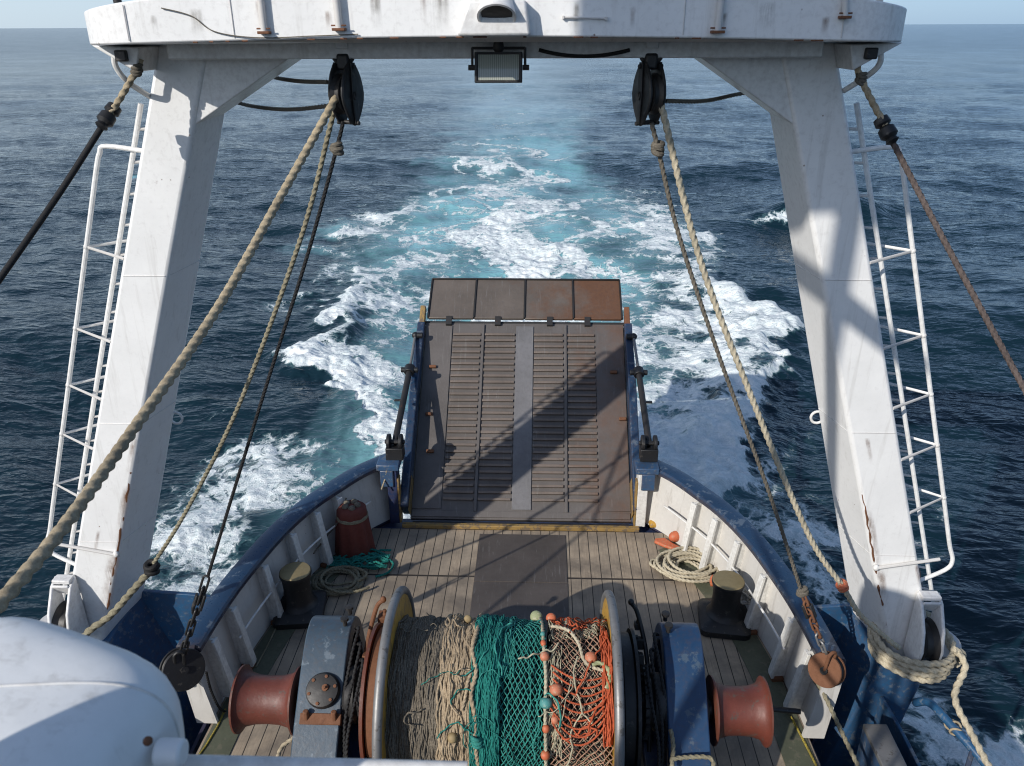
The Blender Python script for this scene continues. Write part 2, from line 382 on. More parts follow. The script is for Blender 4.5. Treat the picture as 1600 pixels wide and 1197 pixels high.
post_px = {1: [(1083, 851), (1124, 888), (1157, 910), (1178, 996), (1217, 1052)], -1: [(496, 884), (444, 899), (417, 998), (374, 1048), (346, 1100)]}
post_y = [9.72, 9.3, 8.78, 8.05, 7.28, 6.75]
for sg, side in ((1, 'right'), (-1, 'left')):
    y_lo = 6.5
    root = thing('bulwark', (XC + sg * 3.1, 8, 0),
                 'curved white bulwark with blue cap rail on the sunlit side, behind the pale rope coil' if sg > 0 else 'curved white bulwark with blue cap rail on the shaded side, behind the green rope heap', 'bulwark', 'bulwarks along the deck edges')
    a = edge_curve(sg, 0, y_lo); N = len(a)
    H = .93; lean = .12
    def wall(off, z): return [p + V((0, 0, z)) for p in edge_curve(sg, off, y_lo)]
    i0, i1, o0, o1 = wall(.0, .002), wall(lean, H), wall(.07, .002), wall(lean + .06, H)
    m = MB(); m.loft([[i0[k], i1[k], o1[k], o0[k]] for k in range(N)]); m.build('panel', 'white_bulwark', root)
    m = MB()                                               # outer navy plating
    m.loft([[p, q, r, s] for p, q, r, s in zip(wall(.072, -.4), wall(lean + .064, H - .004), wall(lean + .09, H - .004), wall(.10, -.4))]); m.build('outer_plating', 'navy', root)
    m = MB(); c = wall(lean + .02, H + .035); rings = []
    for k in range(N):
        t = (c[min(k + 1, N - 1)] - c[max(k - 1, 0)]).normalized(); w = V((t.y, -t.x, 0)) * sg
        rings.append([c[k] + w * x + V((0, 0, z)) for x, z in ((-.13, -.05), (-.135, .01), (-.115, .038), (-.06, .05), (.06, .05), (.115, .038), (.135, .01), (.13, -.05))])
    m.loft(rings); m.build('cap_rail', 'rail', root)
    P = edge_curve(sg, 0, 6.3)
    for yy in post_y:
        k = min(range(len(P)), key=lambda j: abs(P[j].y - yy)); t = (P[min(k + 1, len(P) - 1)] - P[max(k - 1, 0)]).normalized(); w = V((-t.y, t.x, 0)) * sg
        b = P[k]; m = MB()
        q = lambda d, z, e: b + w * d + t * e + V((0, 0, z))
        m.loft([[q(-.01, .05, e), q(.155, .05, e), q(.165, .10, e), q(.03, H - .06, e), q(-lean + .0, H - .03, e)] for e in (-.016, .016)])
        m.loft([[q(.13, .05, e), q(.16, .05, e), q(.17, .10, e), q(.04, H - .06, e), q(.005, H - .06, e)] for e in (-.05, .05)])
        m.build('stanchion', 'white_bulwark', root, bevel=.004)
        if yy > 6.9:
            m = MB(); m.box(q(.08, .03, 0), (.12, .14, .055), Matrix.Rotation(math.atan2(t.y, t.x), 3, 'Z')); m.build('stanchion_foot', 'rust', root, bevel=.01)
    m = MB(); pp = [p + V((0, 0, .52)) for p in edge_curve(sg, .02, 7.2, 10.15)]
    pp = [p + V((-sg * .10, 0, 0)) for p in pp]; m.tube(pp, .014, 8)
    m.build('grab_pipe', 'white_rail', root)
    b, b2 = edge_curve(sg, 0, 6.5)[0], 0                   # closing plate at the forward end
    m = MB(); m.prism([(XC + sg * 3.17, .02), (XC + sg * 3.40, .02), (XC + sg * 3.47, H - .05), (XC + sg * 3.29, H - .05)], 6.42, 6.46); m.build('end_plate', 'white_bulwark', root)
    # stern post with blue cap
    m = MB(); m.box((XC + sg * 1.88, 10.50, .48), (.15, .26, .96)); m.build('stern_post', 'white_bulwark' if sg > 0 else 'navy', root, bevel=.012)
    m = MB(); m.box((XC + sg * 1.79, 10.44, .40), (.03, .14, .78)); m.build('rubbing_strip', 'sill', root, bevel=.006)
    m = MB(); m.box((XC + sg * 1.93, 10.50, .985), (.34, .32, .10)); m.box((XC + sg * 1.95, 10.355, .80), (.20, .03, .28)); m.build('post_cap', 'blue', root, bevel=.02)

# ================================================================== STERN RAMP
def ramp_pt(x, s, h=0.):                                    # s metres up the ramp from the hinge, h above its face
    A = RA; return V((x, 10.48 + s * math.cos(A) - h * math.sin(A), .02 + s * math.sin(A) + h * math.cos(A)))
RA = math.radians(40.3); RL = 3.49; RX0, RX1 = -1.60, 1.82
root = thing('stern_ramp', (.11, 10.48, .02), 'raised dark rusty steel stern ramp with rows of tread bars and blue side rails', 'ramp')
def rbox(mb, x0, x1, s0, s1, h0, h1):
    mb.hexa([ramp_pt(x0, s0, h0), ramp_pt(x1, s0, h0), ramp_pt(x1, s1, h0), ramp_pt(x0, s1, h0)], [ramp_pt(x0, s0, h1), ramp_pt(x1, s0, h1), ramp_pt(x1, s1, h1), ramp_pt(x0, s1, h1)])
m = MB(); rbox(m, RX0, RX1, 0, RL, -.09, 0); m.build('ramp_plate', 'ramp', root, bevel=.006)
m = MB()                                                    # raised walkways and edge plates
rbox(m, -.03, .27, .16, RL - .06, .001, .020); m.build('centre_walkway', 'walk', root, bevel=.004); m = MB()
for x0, x1 in ((1.33, RX1 - .01), (RX0 + .01, -1.13)): rbox(m, x0, x1, .16, RL - .06, .001, .020)
for x0, x1 in ((-.62, -.575), (.795, .84)): rbox(m, x0, x1, .12, RL - .03, .001, .034)
rbox(m, RX0 + .02, RX1 - .02, .03, .13, .001, .022)
m.build('walkway_plate', 'ramp', root, bevel=.004)
m = MB(); nb = 27
for i in range(nb):
    s = .32 + (RL - .55) * i / (nb - 1)
    for x0, x1 in ((-1.11, -.635), (-.56, -.045), (.285, .78), (.855, 1.315)):
        j = random.uniform(-.006, .006)
        rbox(m, x0 + j, x1 + j, s - .021, s + .021, .001, .042)
m.build('tread_bars', 'ribs', root, bevel=.005)
m = MB()                                                    # brackets and bolts on the edge plates
for x, s in ((1.62, 2.55), (-1.42, 2.62), (-1.42, 1.75), (-1.36, 1.1), (1.74, 1.7)): rbox(m, x - .06, x + .06, s - .025, s + .025, .02, .07)
m.build('lashing_eye', 'rust', root, bevel=.01)
for sg in (1, -1):
    xa = RX1 + .005 if sg > 0 else RX0 - .005
    m = MB(); w = sg * .13
    prof = [(.10, .30), (.3, .34), (2.2, .30), (RL - .02, .10)]
    rings = []
    for s, h in prof: rings.append([ramp_pt(xa, s, -.12), ramp_pt(xa, s, h), ramp_pt(xa + w, s, h), ramp_pt(xa + w, s, -.12)])
    m.loft(rings); m.build('side_rail', 'rail', root, bevel=.02)
    m = MB(); rbox(m, min(xa - sg * .012, xa - sg * .002), max(xa - sg * .012, xa - sg * .002), .05, .62, .0, .24); m.build('rubbing_strip', 'sill', root, bevel=.003)
FA = math.radians(29); f0 = ramp_pt(0, RL + .09, .03)
def fpt(x, s, h=0): return V((x, f0.y + s * math.cos(FA) - h * math.sin(FA), f0.z + s * math.sin(FA) + h * math.cos(FA)))
fl = .92; xs = [RX0 + .03, -.77, .11, .96, RX1 - .02]
m = MB()
for a, b in zip(xs[:-1], xs[1:]):
    m.hexa([fpt(a + .012, 0, -.05), fpt(b - .012, 0, -.05), fpt(b - .012, fl, -.05), fpt(a + .012, fl, -.05)], [fpt(a + .012, 0), fpt(b - .012, 0), fpt(b - .012, fl), fpt(a + .012, fl)])
flap = m.build('ramp_flap', 'flap', root, bevel=.008)
m = MB()
for x in xs: m.hexa([fpt(x - .014, .01, -.04), fpt(x + .014, .01, -.04), fpt(x + .014, fl + .01, -.04), fpt(x - .014, fl + .01, -.04)], [fpt(x - .014, .01, .022), fpt(x + .014, .01, .022), fpt(x + .014, fl + .01, .022), fpt(x - .014, fl + .01, .022)])
m.hexa([fpt(xs[0], fl, -.05), fpt(xs[-1], fl, -.05), fpt(xs[-1], fl + .03, -.05), fpt(xs[0], fl + .03, -.05)], [fpt(xs[0], fl, .02), fpt(xs[-1], fl, .02), fpt(xs[-1], fl + .03, .02), fpt(xs[0], fl + .03, .02)])
m.build('flap_rib', 'darksteel', flap, bevel=.004)
m = MB(); m.tube([ramp_pt(RX0 - .08, RL + .03, -.05), ramp_pt(RX1 + .08, RL + .03, -.05)], .035, 12)
for x in (-1.2, -.35, .55, 1.2):
    rbox(m, x - .05, x + .05, RL - .05, RL + .12, -.03, .05)
m.build('flap_hinge', 'darksteel', root)
for sg in (1, -1):
    xa = (RX1 if sg > 0 else RX0) + sg * .06
    m = MB(); rbox(m, xa - .045, xa + .045, RL - .05, RL + .30, -.05, .10); m.build('flap_stop', 'sill' if sg < 0 else 'rust', root, bevel=.01)
m = MB(); m.tube([V((RX0 + .05, 10.40, -.01)), V((RX1 - .05, 10.40, -.01))], .032, 12); m.build('hinge_pin', 'darksteel', root)
m = MB()
for x0, x1 in ((-1.55, -1.12), (-1.07, -.66), (-.62, -.42), (-.36, .2), (.25, .6), (.66, 1.3)): m.box(((x0 + x1) / 2, 10.365, -.03), (x1 - x0, .03, .02))  # white bars standing in for daylight seen through the hinge slot
root = bpy.data.objects['stern_ramp']; m.build('slot_light_bars', 'white_rail', root)
m = MB(); m.box((.11, 10.27, .035), (3.6, .075, .07)); tag(m.build('deck_sill', 'sill', bevel=.01), 'worn yellow steel sill across the deck end at the foot of the ramp', 'sill')

# hydraulic cylinders beside the ramp
for sg, pts in ((-1, [(617, 692), (640, 578), (649, 524)]), (1, [(1014, 694), (998, 582), (990, 526)])):
    a, b, c = atY(*pts[0], 10.62), atY(*pts[1], 12.0), atY(*pts[2], 12.75)
    root = thing('hydraulic_cylinder', a, 'grey hydraulic cylinder with black clamps along the shaded side of the ramp' if sg < 0 else 'grey hydraulic cylinder with black clamps along the sunlit side of the ramp', 'hydraulic cylinder', 'ramp cylinders')
    d = (b - a).normalized()
    m = MB(); m.tube([a, b], .05, 14); m.build('barrel', 'darksteel', root)
    m = MB(); m.tube([b, c], .024, 12); m.build('rod', 'steel', root)
    m = MB(); A = align(d)
    for e in (-.09, .09): m.put(MB().lathe([(.02, -.025), (.12, -.025), (.12, .025), (.02, .025)], (0, 0, 0), 'x', 18), lambda p: V(p) + a + V((e, 0, .02)))
    m.tube([a + V((-.15, 0, .02)), a + V((.15, 0, .02))], .035, 10); m.box(a + V((0, -.02, -.14)), (.26, .2, .2))
    m.build('clevis', 'black', root, bevel=.01)
    m = MB(); m.tube([b - d * .07, b + d * .07], .085, 14); m.tube([b + V((-.14, 0, 0)), b + V((.14, 0, 0))], .045, 12); m.build('clamp', 'black', root, bevel=.008)
    m = MB(); m.tube([c + V((-.12 if sg > 0 else .0, 0, 0)), c + V((.0 if sg > 0 else .12, 0, 0))], .05, 12); m.ell(c, (.06, .06, .06)); m.build('rod_eye', 'black', root)
    m = MB(); q = a.lerp(b, .55); m.box(q + V((sg * .07, 0, .02)), (.14, .05, .03)); m.build('hose_fitting', 'black', root, bevel=.006)

# ================================================================== GANTRY
gan = thing('gantry', (0, 7.2, .8), 'white welded steel gantry spanning the stern on two splayed legs with blue feet', 'gantry')
GX = -.02
FY, BY = 6.9, 7.46
def leg_x(sg, z, inner):                                   # edges of the front face
    return ((-.324 * z + 4.445) if inner else (-.328 * z + 4.919)) if sg > 0 else ((.355 * z - 4.738) if inner else (.364 * z - 5.225))
def leg_b(sg, z, inner):                                   # edges of the rear face
    return ((-.295 * z + 4.212) if inner else (-.328 * z + 4.88)) if sg > 0 else ((.330 * z - 4.53) if inner else (.364 * z - 5.19))
for sg in (-1, 1):
    m = MB()
    def sec(z): return [V((leg_x(sg, z, 1), FY, z)), V((leg_x(sg, z, 0), FY, z)), V((leg_b(sg, z, 0), BY, z)), V((leg_b(sg, z, 1), BY, z))]
    m.loft([sec(z) for z in (.65, 2.0, 3.5, 5.2, 6.87)])
    leg = m.build('leg', 'white', gan, bevel=.035, seg=3)
    m = MB()                                                # weld seams
    for z in (2.05, 3.45, 4.95):
        for q0, q1 in ((0, 1), (3, 0)):
            S = sec(z); a, b = S[q0], S[q1]; off = V((0, -.002, 0)) if q0 == 0 else V((-sg * .002, 0, 0)); m.tube([a.lerp(b, .06) + off, a.lerp(b, .94) + off], .004, 6)
    m.build('weld_seam', 'white', leg)
    m = MB()                                                # rust bleeding down the front inner corner
    pts = []
    for k in range(26):
        z = 1.15 + 1.75 * k / 25; pts.append(V((leg_x(sg, z, 1) + sg * .022 + random.uniform(-.008, .008), FY + .012, z)))
    m.tube(pts, [random.uniform(.007, .017) if random.random() < .75 else .001 for _ in pts], 6); m.build('rust_run', 'rust', leg)
    for (z, f, wd, ln) in (((1.93, .05, .16, .95), (3.3, .06, .07, .5), (2.75, .03, .10, .9), (2.2, .5, .05, .35)) if sg < 0 else ((2.6, .06, .09, .9), (3.4, .3, .05, .3), (1.9, .08, .10, .6), (1.95, .9, .06, .35))):
        xa_ = lambda zz, ff: leg_x(sg, zz, 1) + (leg_x(sg, zz, 0) - leg_x(sg, zz, 1)) * ff + sg * .02
        x0_, x1_ = xa_(z, f), xa_(z - ln, f); stain(V((x0_ - wd / 2, FY - .0025, z)), V((x0_ + wd / 2, FY - .0025, z)), V((x1_ - wd / 2, FY - .0025, z - ln)), V((x1_ + wd / 2, FY - .0025, z - ln)), 'stain', leg)
    # foot
    m = MB(); xi, xo = leg_x(sg, .82, 1), leg_x(sg, .82, 0)
    bi = leg_b(sg, .82, 1); yb = BY + .02
    m.hexa([V((GX + sg * 3.40, FY - .02, -2.4)), V((GX + sg * 4.15, FY - .02, -2.4)), V((GX + sg * 4.15, yb, -2.4)), V((GX + sg * 3.05, yb, -2.4))],
           [V((xi - sg * .015, FY - .02, .70)), V((xo + sg * .015, FY - .02, .70)), V((xo + sg * .015, yb, 1.0)), V((bi - sg * .015, yb, 1.0))])
    foot = m.build('foot', 'blue', gan, bevel=.02)
    m = MB(); m.prism([(GX + sg * 3.36, .92), (GX + sg * 3.60, .96), (xi + sg * .1, 1.02), (GX + sg * 4.0, .2), (GX + sg * 3.7, -1.2), (GX + sg * 3.36, -1.2)], BY - .05, BY + .0); m.build('bracket', 'blue', gan, bevel=.008)
    # knee brace
    xa = lambda z: leg_x(sg, z, 1) - sg * -.01
    m = MB(); m.prism([(leg_x(sg, 6.855, 1) + sg * .02, 6.855), (GX + sg * 1.50, 6.855), (leg_x(sg, 6.24, 1) + sg * .02, 6.24)], FY + .02, BY - .03)
    m.build('knee_brace', 'white', gan, bevel=.012)
    # outboard haunch under the beam end
    m = MB(); m.prism([(leg_x(sg, 6.86, 0) - sg * .02, 6.86), (GX + sg * 3.06, 6.875), (leg_x(sg, 6.70, 0) - sg * .02, 6.68)], 6.55, 7.40); m.build('haunch', 'white', gan, bevel=.01)
    m = MB(); m.box((GX + sg * 2.83, 6.56, 6.80), (.09, .1, .08)); m.build('stay_lug', 'black', gan, bevel=.01)
    # curved pipe under the beam end
    c = [atY(*p, y) for p, y in (((178, 82), 6.6), ((181, 104), 6.62), ((200, 128), 6.7), ((236, 152), 6.95))] if sg < 0 else [atY(*p, y) for p, y in (((1376, 78), 6.6), ((1375, 98), 6.62), ((1360, 115), 6.7), ((1318, 142), 6.95))]
    m = MB(); m.tube(spline(c, 8), .022, 10); m.build('bent_pipe', 'white_rail', gan)
    # fairlead at the leg foot
    z0 = 1.08; xc = (leg_x(sg, z0, 1) + leg_x(sg, z0, 0)) / 2 + sg * .10
    m = MB()
    for e in (-.10, .10):
        m.prism([(FY - .02, 1.62), (FY - .14, 1.56), (FY - .30, 1.32), (FY - .36, 1.10), (FY - .33, .93), (FY - .24, .83), (FY - .12, .80), (FY - .02, .86)], xc + e - .018, xc + e + .018, 'x')
    m.box((xc, FY - .06, 1.60), (.2, .12, .05)); m.box((xc, FY - .10, 1.50), (.18, .03, .18), Matrix.Rotation(.55, 3, 'X'))
    fl_ = m.build('fairlead', 'white', gan, bevel=.012)
    m = MB(); m.lathe([(.05, -.078), (.235, -.078), (.19, -.03), (.19, .03), (.235, .078), (.05, .078)], (xc, FY - .13, 1.08), 'x', 32); m.build('sheave', 'darksteel', fl_)
    m = MB(); m.lathe([(.0, -.015), (.26, -.015), (.26, .015), (0, .015)], (xo + sg * .05, FY + .1, .87), 'z', 24); m.build('foot_flange', 'white', gan)
    # pad eye ring on the leg
    pr = atY(275, 653, 7.46) if sg < 0 else atY(1277, 652, 7.46)
    m = MB(); m.torus(pr + V((0, 0, 0)), .065, .014, 'y', 24, 8); m.box(pr + V((sg * .09, 0, -.02)), (.08, .03, .03)); m.build('ring_eye', 'white_rail', gan)
# cross beam: rounded ends, crown in the middle
m = MB(); RAD = .62; HL = 3.03; y0b, y1b = 6.02, 7.62; outline = []
for k in range(13): a = -math.pi / 2 + math.pi / 2 * k / 12; outline.append((HL - RAD + RAD * math.cos(a), y0b + RAD + RAD * math.sin(a)))
for k in range(13): a = math.pi / 2 * k / 12; outline.append((HL - RAD + RAD * math.cos(a), y1b - RAD + RAD * math.sin(a)))
half = outline[:]; nx = 15
top = [(HL - RAD) * (1 - 2 * k / nx) for k in range(1, nx)]
ring = half + [(x, y1b) for x in top] + [(-x, y) for x, y in half[::-1]] + [(x, y0b) for x in top[::-1]]
crown = lambda x: .235 * (1 - (abs(x) / HL) ** 1.7)
zt = lambda x: 7.095 + crown(x); zb = lambda x: 6.878 + .22 * crown(x)
m.loft([[V((GX + x, y, zb(x))) for x, y in ring], [V((GX + x, y, zt(x))) for x, y in ring]])
beam = m.build('crossbeam', 'white', gan, bevel=.012)
m = MB(); m.box((GX, 7.0, 6.84), (5.0, .8, .14)); m.build('lower_flange', 'white', gan, bevel=.012)
m = MB()
for x in np.linspace(-2.3, 2.2, 40):
    if random.random() < .5: m.tube([V((x, 6.022, zb(x) - .001)), V((x + random.uniform(.02, .1), 6.022, zb(x) - .001))], .005, 6)
m.build('weld_seam', 'rust', beam)
for x, wd, ln, mt in ((-2.3, .05, .16, 'grimestain'), (-1.55, .06, .2, 'stain'), (-1.08, .05, .14, 'stain'), (-.42, .05, .3, 'stain'), (-.3, .12, .3, 'grimestain'), (.62, .05, .2, 'grimestain'), (1.0, .04, .15, 'stain'), (1.62, .05, .12, 'stain'), (2.3, .06, .14, 'stain'), (-2.0, .1, .2, 'grimestain'), (1.9, .12, .2, 'grimestain'), (-.75, .08, .25, 'grimestain')):
    z = zb(x) + ln + random.uniform(.01, .06)
    stain(V((GX + x - wd / 2, 6.0165, z)), V((GX + x + wd / 2, 6.0165, z)), V((GX + x - wd / 2, 6.0165, z - ln)), V((GX + x + wd / 2, 6.0165, z - ln)), mt, beam)
for k_, (x, y0, y1) in enumerate(((-1.75, 0, 1), (1.35, 0, 1), (2.42, 0, 1), (-2.5, 0, 1))):
    m = MB(); m.tube([V((GX + x, 6.0175, zb(x) + .02)), V((GX + x, 6.0175, zt(x) - .02))], .0045, 6); m.build('seam', 'white', beam)
m = MB(); m.tube(spline([V((-2.25, 6.008, 7.12)), V((-2.05, 6.006, 7.07)), V((-1.9, 6.008, 6.97)), V((-1.6, 6.006, 6.93)), V((-1.2, 6.008, 6.94)), V((-.9, 6.006, 6.95))], 8), .004, 6); m.build('thin_cable', 'greyrope', gan)
# lamp housing and horn in the middle of the beam
m = MB(); q = [atY(733, 0, 6.0), atY(822, 0, 6.0), atY(830, 56, 6.0), atY(716, 56, 6.0)]
m.loft([[p + V((0, .1, 0)) for p in q], [p + V((0, -.10, 0)) for p in q]]); hs = m.build('lamp_housing', 'white', gan, bevel=.02)
c = atY(776, 27, 5.86); u = V((0, -.45, -.62)).normalized(); A = align(u)
def cyl(mb, c, A, prof, n=28): mb.loft([[V(c) + A @ V((r * math.cos(2 * math.pi * j / n), r * math.sin(2 * math.pi * j / n), h)) for j in range(n)] for r, h in prof]); return mb
m = cyl(MB(), c, A, [(.075, -.36), (.105, -.12), (.128, -.02), (.132, .0), (.118, .002), (.105, -.03)]); m.build('horn', 'white', hs)
m = cyl(MB(), c, A, [(.104, -.024), (.06, -.021), (.0, -.020)]); m.build('horn_mouth', 'black', hs)
# railing posts standing on the beam
def post(px0, px1, y, r, mt, foot=True):
    a, b = atY(*px1, y), atY(*px0, y); d = (b - a).normalized(); top_ = a + d * .95
    m = MB(); m.tube([a, top_], r, 12); o = m.build('railing_post', mt, gan)
    if foot:
        m = MB(); m.box(a + V((0, -.0, .0)), (r * 3.4, r * 2.6, .018)); m.tube([a + V((-r * 2., -.01, .025)), a + V((r * 2., -.01, .025))], .006, 6); m.build('post_clamp', 'rust', o, bevel=.004)
    return top_
tops = [post((407, 0), (413, 51), 5.985, .024, 'white_rail'), post((525, 0), (530, 46), 5.98, .026, 'white_rail'), post((1127, 0), (1121, 50), 5.985, .026, 'white_rail'), post((1321, 0), (1320, 27), 5.99, .022, 'white_rail')]
post((183, 0), (187, 17), 6.5, .03, 'black', False); post((229, 0), (231, 12), 6.15, .025, 'darksteel'); post((250, 0), (252, 10), 6.9, .016, 'darksteel', False)
post((1374, 0), (1373, 14), 6.6, .026, 'white_rail'); post((1282, 0), (1284, 9), 7.0, .02, 'white_rail', False); post((1342, 0), (1340, 11), 7.2, .02, 'darksteel', False); post((1205, 0), (1205, 4), 6.4, .014, 'rust', False)
m = MB()
for x in (-2.12, -1.98): m.lathe([(.075, 0), (.07, .05), (.055, .12), (.06, .32)], (x, 6.35, zt(2.05) - .03), 'z', 16)
m.build('deck_fitting', 'black', gan)
m = MB(); m.tube([atY(880, 27, 6.0), atY(947, 29, 6.0)], .007, 8); m.box(atY(947, 29, 6.005), (.02, .03, .02)); m.box(atY(880, 27, 6.005), (.012, .03, .02)); m.build('grab_bar', 'white_rail', gan)
m = MB(); m.tube([tops[0], tops[1], tops[1] + V((1.2, 0, .05)), tops[2] + V((-1.0, 0, .05)), tops[2], tops[3]], .022, 10); m.build('top_rail', 'white_rail', gan)
# cable under the beam and loose wires
m = MB(); m.tube(sag(atY(842, 78, 6.58), atY(984, 78, 6.58), .045), .014, 8); tag(m.build('cable', 'blackrope'), 'black cable hanging slack under the white crossbeam beside the floodlight', 'cable')

# floodlight
c = atY(779, 106, 6.42); root = thing('floodlight', c + V((0, 0, -.14)), 'dark rectangular floodlight hanging in its yoke under the middle of the crossbeam', 'floodlight')
A = Matrix.Rotation(math.radians(-14), 3, 'X')
m = MB(); w, h = .178, .108
m.loft([[c + A @ V((sx * w * k, y, sz * h * k)) for sx, sz in ((-1, -1), (1, -1), (1, 1), (-1, 1))] for k, y in ((.72, .16), (.9, .02), (1, 0), (1, -.03), (.88, -.03), (.84, -.008))]); m.build('lamp_body', 'black', root, bevel=.008)
m = MB(); m.box(c + A @ V((0, -.010, 0)), (w * 1.70, .012, h * 1.68), A); m.build('glass', 'glass', root)
m = MB(); y1 = V((0, .03, 0))
for sx in (-1, 1): m.tube([c + V((sx * (w + .02), .03, 0)), c + V((sx * (w + .018), .03, .14)), ], .010, 8); m.tube([c + V((sx * (w + .05), .03, 0)), c + V((sx * w, .03, 0))], .02, 10)
m.tube([c + V((-w - .02, .03, .135)), c + V((w + .02, .03, .135))], .010, 8); m.lathe([(.03, .11), (.045, .13), (.03, .2), (.03, .24)], c + V((0, .03, 0)), 'z', 14); m.build('yoke', 'darksteel', root)

# ================================================================== LADDERS
for sg in (-1, 1):
    root = thing('ladder', (sg * 3.9, 7.15, 1.2), 'white caged ladder with rust spots up the outside of the left gantry leg' if sg < 0 else 'white caged ladder up the outside of the right leg with the rope coil', 'ladder', 'ladders on the gantry legs')
    YL = 7.16
    def lx(z, off): return leg_x(sg, z, 0) + sg * off
    zs = [1.0 + 5.4 * k / 20 for k in range(21)]
    m = MB(); m.tube([V((lx(z, .17), YL, z)) for z in zs], .023, 10); m.build('stile', 'white_rail', root)
    for k in range(19):
        z = 1.15 + .28 * k; m = MB(); m.tube([V((lx(z, -.02), YL + .05, z)), V((lx(z, .17), YL, z))], .013, 8); m.build('rung', 'white_rail', root)
    zt_, zb_ = 6.02, 1.72
    cage = [V((lx(zt_ + .05, -.01), YL - .05, zt_ - .02)), V((lx(zt_, .40), YL - .02, zt_ + .03)), V((lx(zt_, .47), YL - .02, zt_ - .03))] + [V((lx(z, .47 - .05 * (zt_ - z) / 4.3 + .0), YL - .02, z)) for z in np.linspace(zt_ - .15, zb_ + .3, 12)] + [V((lx(zb_ + .1, .42), YL - .03, zb_ + .12)), V((lx(zb_, .33), YL - .04, zb_)), V((lx(zb_, .0), YL - .1, zb_ - .13))]
    m = MB(); m.tube(spline(cage, 5), .022, 10); m.build('safety_rail', 'white_rail', root)
    for z in (5.15, 4.35, 3.75, 3.2, 2.6):
        m = MB(); tip = V((lx(z, .47 - .05 * (zt_ - z) / 4.3), YL - .02, z)); m.tube([V((lx(z, .005), FY + .02, z - .05)), tip, V((lx(z, .005), BY - .02, z + .02))], .015, 8); m.ell(tip, (.027, .027, .032), 10, 6); m.build('cage_hoop', 'white_rail', root)
    z = 1.95
    m = MB(); m.tube([V((leg_x(sg, z, 1) + sg * .02, FY - .03, z - .04)), V((lx(z, .18), FY - .02, z + .08))], .018, 8); m.ell(V((leg_x(sg, z, 1) + sg * .03, FY - .02, z - .04)), (.035, .03, .035), 10, 6); m.build('bracket', 'white_rail', root)

# ================================================================== HANGING BLOCKS
for sg, px in ((-1, (541, 147)), (1, (1014, 147))):
    c = atY(*px, 6.62); root = thing('pulley_block', c + V((0, 0, -.27)), 'black pulley block hanging under the beam nearer the left gantry leg' if sg < 0 else 'black pulley block hanging under the beam nearer the right leg with the rope coil', 'pulley block', 'pulley blocks under the crossbeam')
    Rz = Matrix.Rotation(sg * .42, 3, 'Z')
    def cheek(off, scale=1.):
        m = MB(); pts = []
        for k in range(28):
            a = 2 * math.pi * k / 28; x = math.cos(a) * .142 * scale; z = math.sin(a) * .235 * scale; x *= 1 - .38 * max(0, -math.sin(a)) ** 1.5 - .12 * max(0, math.sin(a)); pts.append((x, z))
        m.loft([[c + Rz @ V((off + t, x * q, z * q)) for x, z in pts] for t, q in ((-.014, .93), (-.006, 1), (.006, 1), (.014, .93))])
        return m
    cheek(-.06).build('cheek', 'black', root); cheek(.06).build('cheek', 'black', root)
    m = MB(); mm = MB().lathe([(.03, -.04), (.155, -.04), (.13, -.015), (.13, .015), (.155, .04), (.03, .04)], (0, 0, 0), 'x', 28); m.add([c + Rz @ V(p) for p in mm.v], mm.f); m.build('sheave', 'darksteel', root)
    m = MB(); m.tube([c + Rz @ V((-.10, 0, -.01)), c + Rz @ V((.10, 0, -.01))], .032, 12); m.build('axle_pin', 'darksteel', root); m = MB(); m.tube([c + Rz @ V((-.08, 0, -.21)), c + Rz @ V((.08, 0, -.21))], .018, 10); m.build('becket_pin', 'darksteel', root)
    for off in (-.082, .082):
        m = MB(); m.loft([[c + Rz @ V((off + t, x, z)) for x, z in ((-.022, -.22), (.022, -.22), (.032, 0), (.024, .23), (-.024, .23), (-.032, 0))] for t in (-.007, .007)]); m.build('strap', 'black', root, bevel=.004)
        for z in (-.215, 0, .2):
            m = MB(); s_ = 1 if off > 0 else -1; m.tube([c + Rz @ V((off, 0, z)), c + Rz @ V((off + s_ * .022, 0, z))], .017, 6); m.build('bolt', 'darksteel', root)
    m = MB(); m.box(c + V((0, 0, .235)), (.10, .07, .12)); m.build('crown', 'black', root, bevel=.02)
    m = MB(); t = c + V((0, 0, .29)); U = [V((-.075, 0, .10)), V((-.085, 0, .03)), V((-.07, 0, -.03)), V((-.04, 0, -.06)), V((0, 0, -.07)), V((.04, 0, -.06)), V((.07, 0, -.03)), V((.085, 0, .03)), V((.075, 0, .10))]
    m.tube(spline([t + p for p in U], 4), .018, 8); m.build('shackle', 'darksteel', root)
    m = MB(); m.box(t + V((-.10, .0, .105)), (.09, .10, .05)); m.box(t + V((.10, .0, .105)), (.09, .10, .05)); m.build('hanger_lug', 'black', root, bevel=.01)
    m = MB(); m.box(t + V((0, -.0, .10)), (.10, .06, .13)); m.build('pad_eye', 'white', root, bevel=.01)

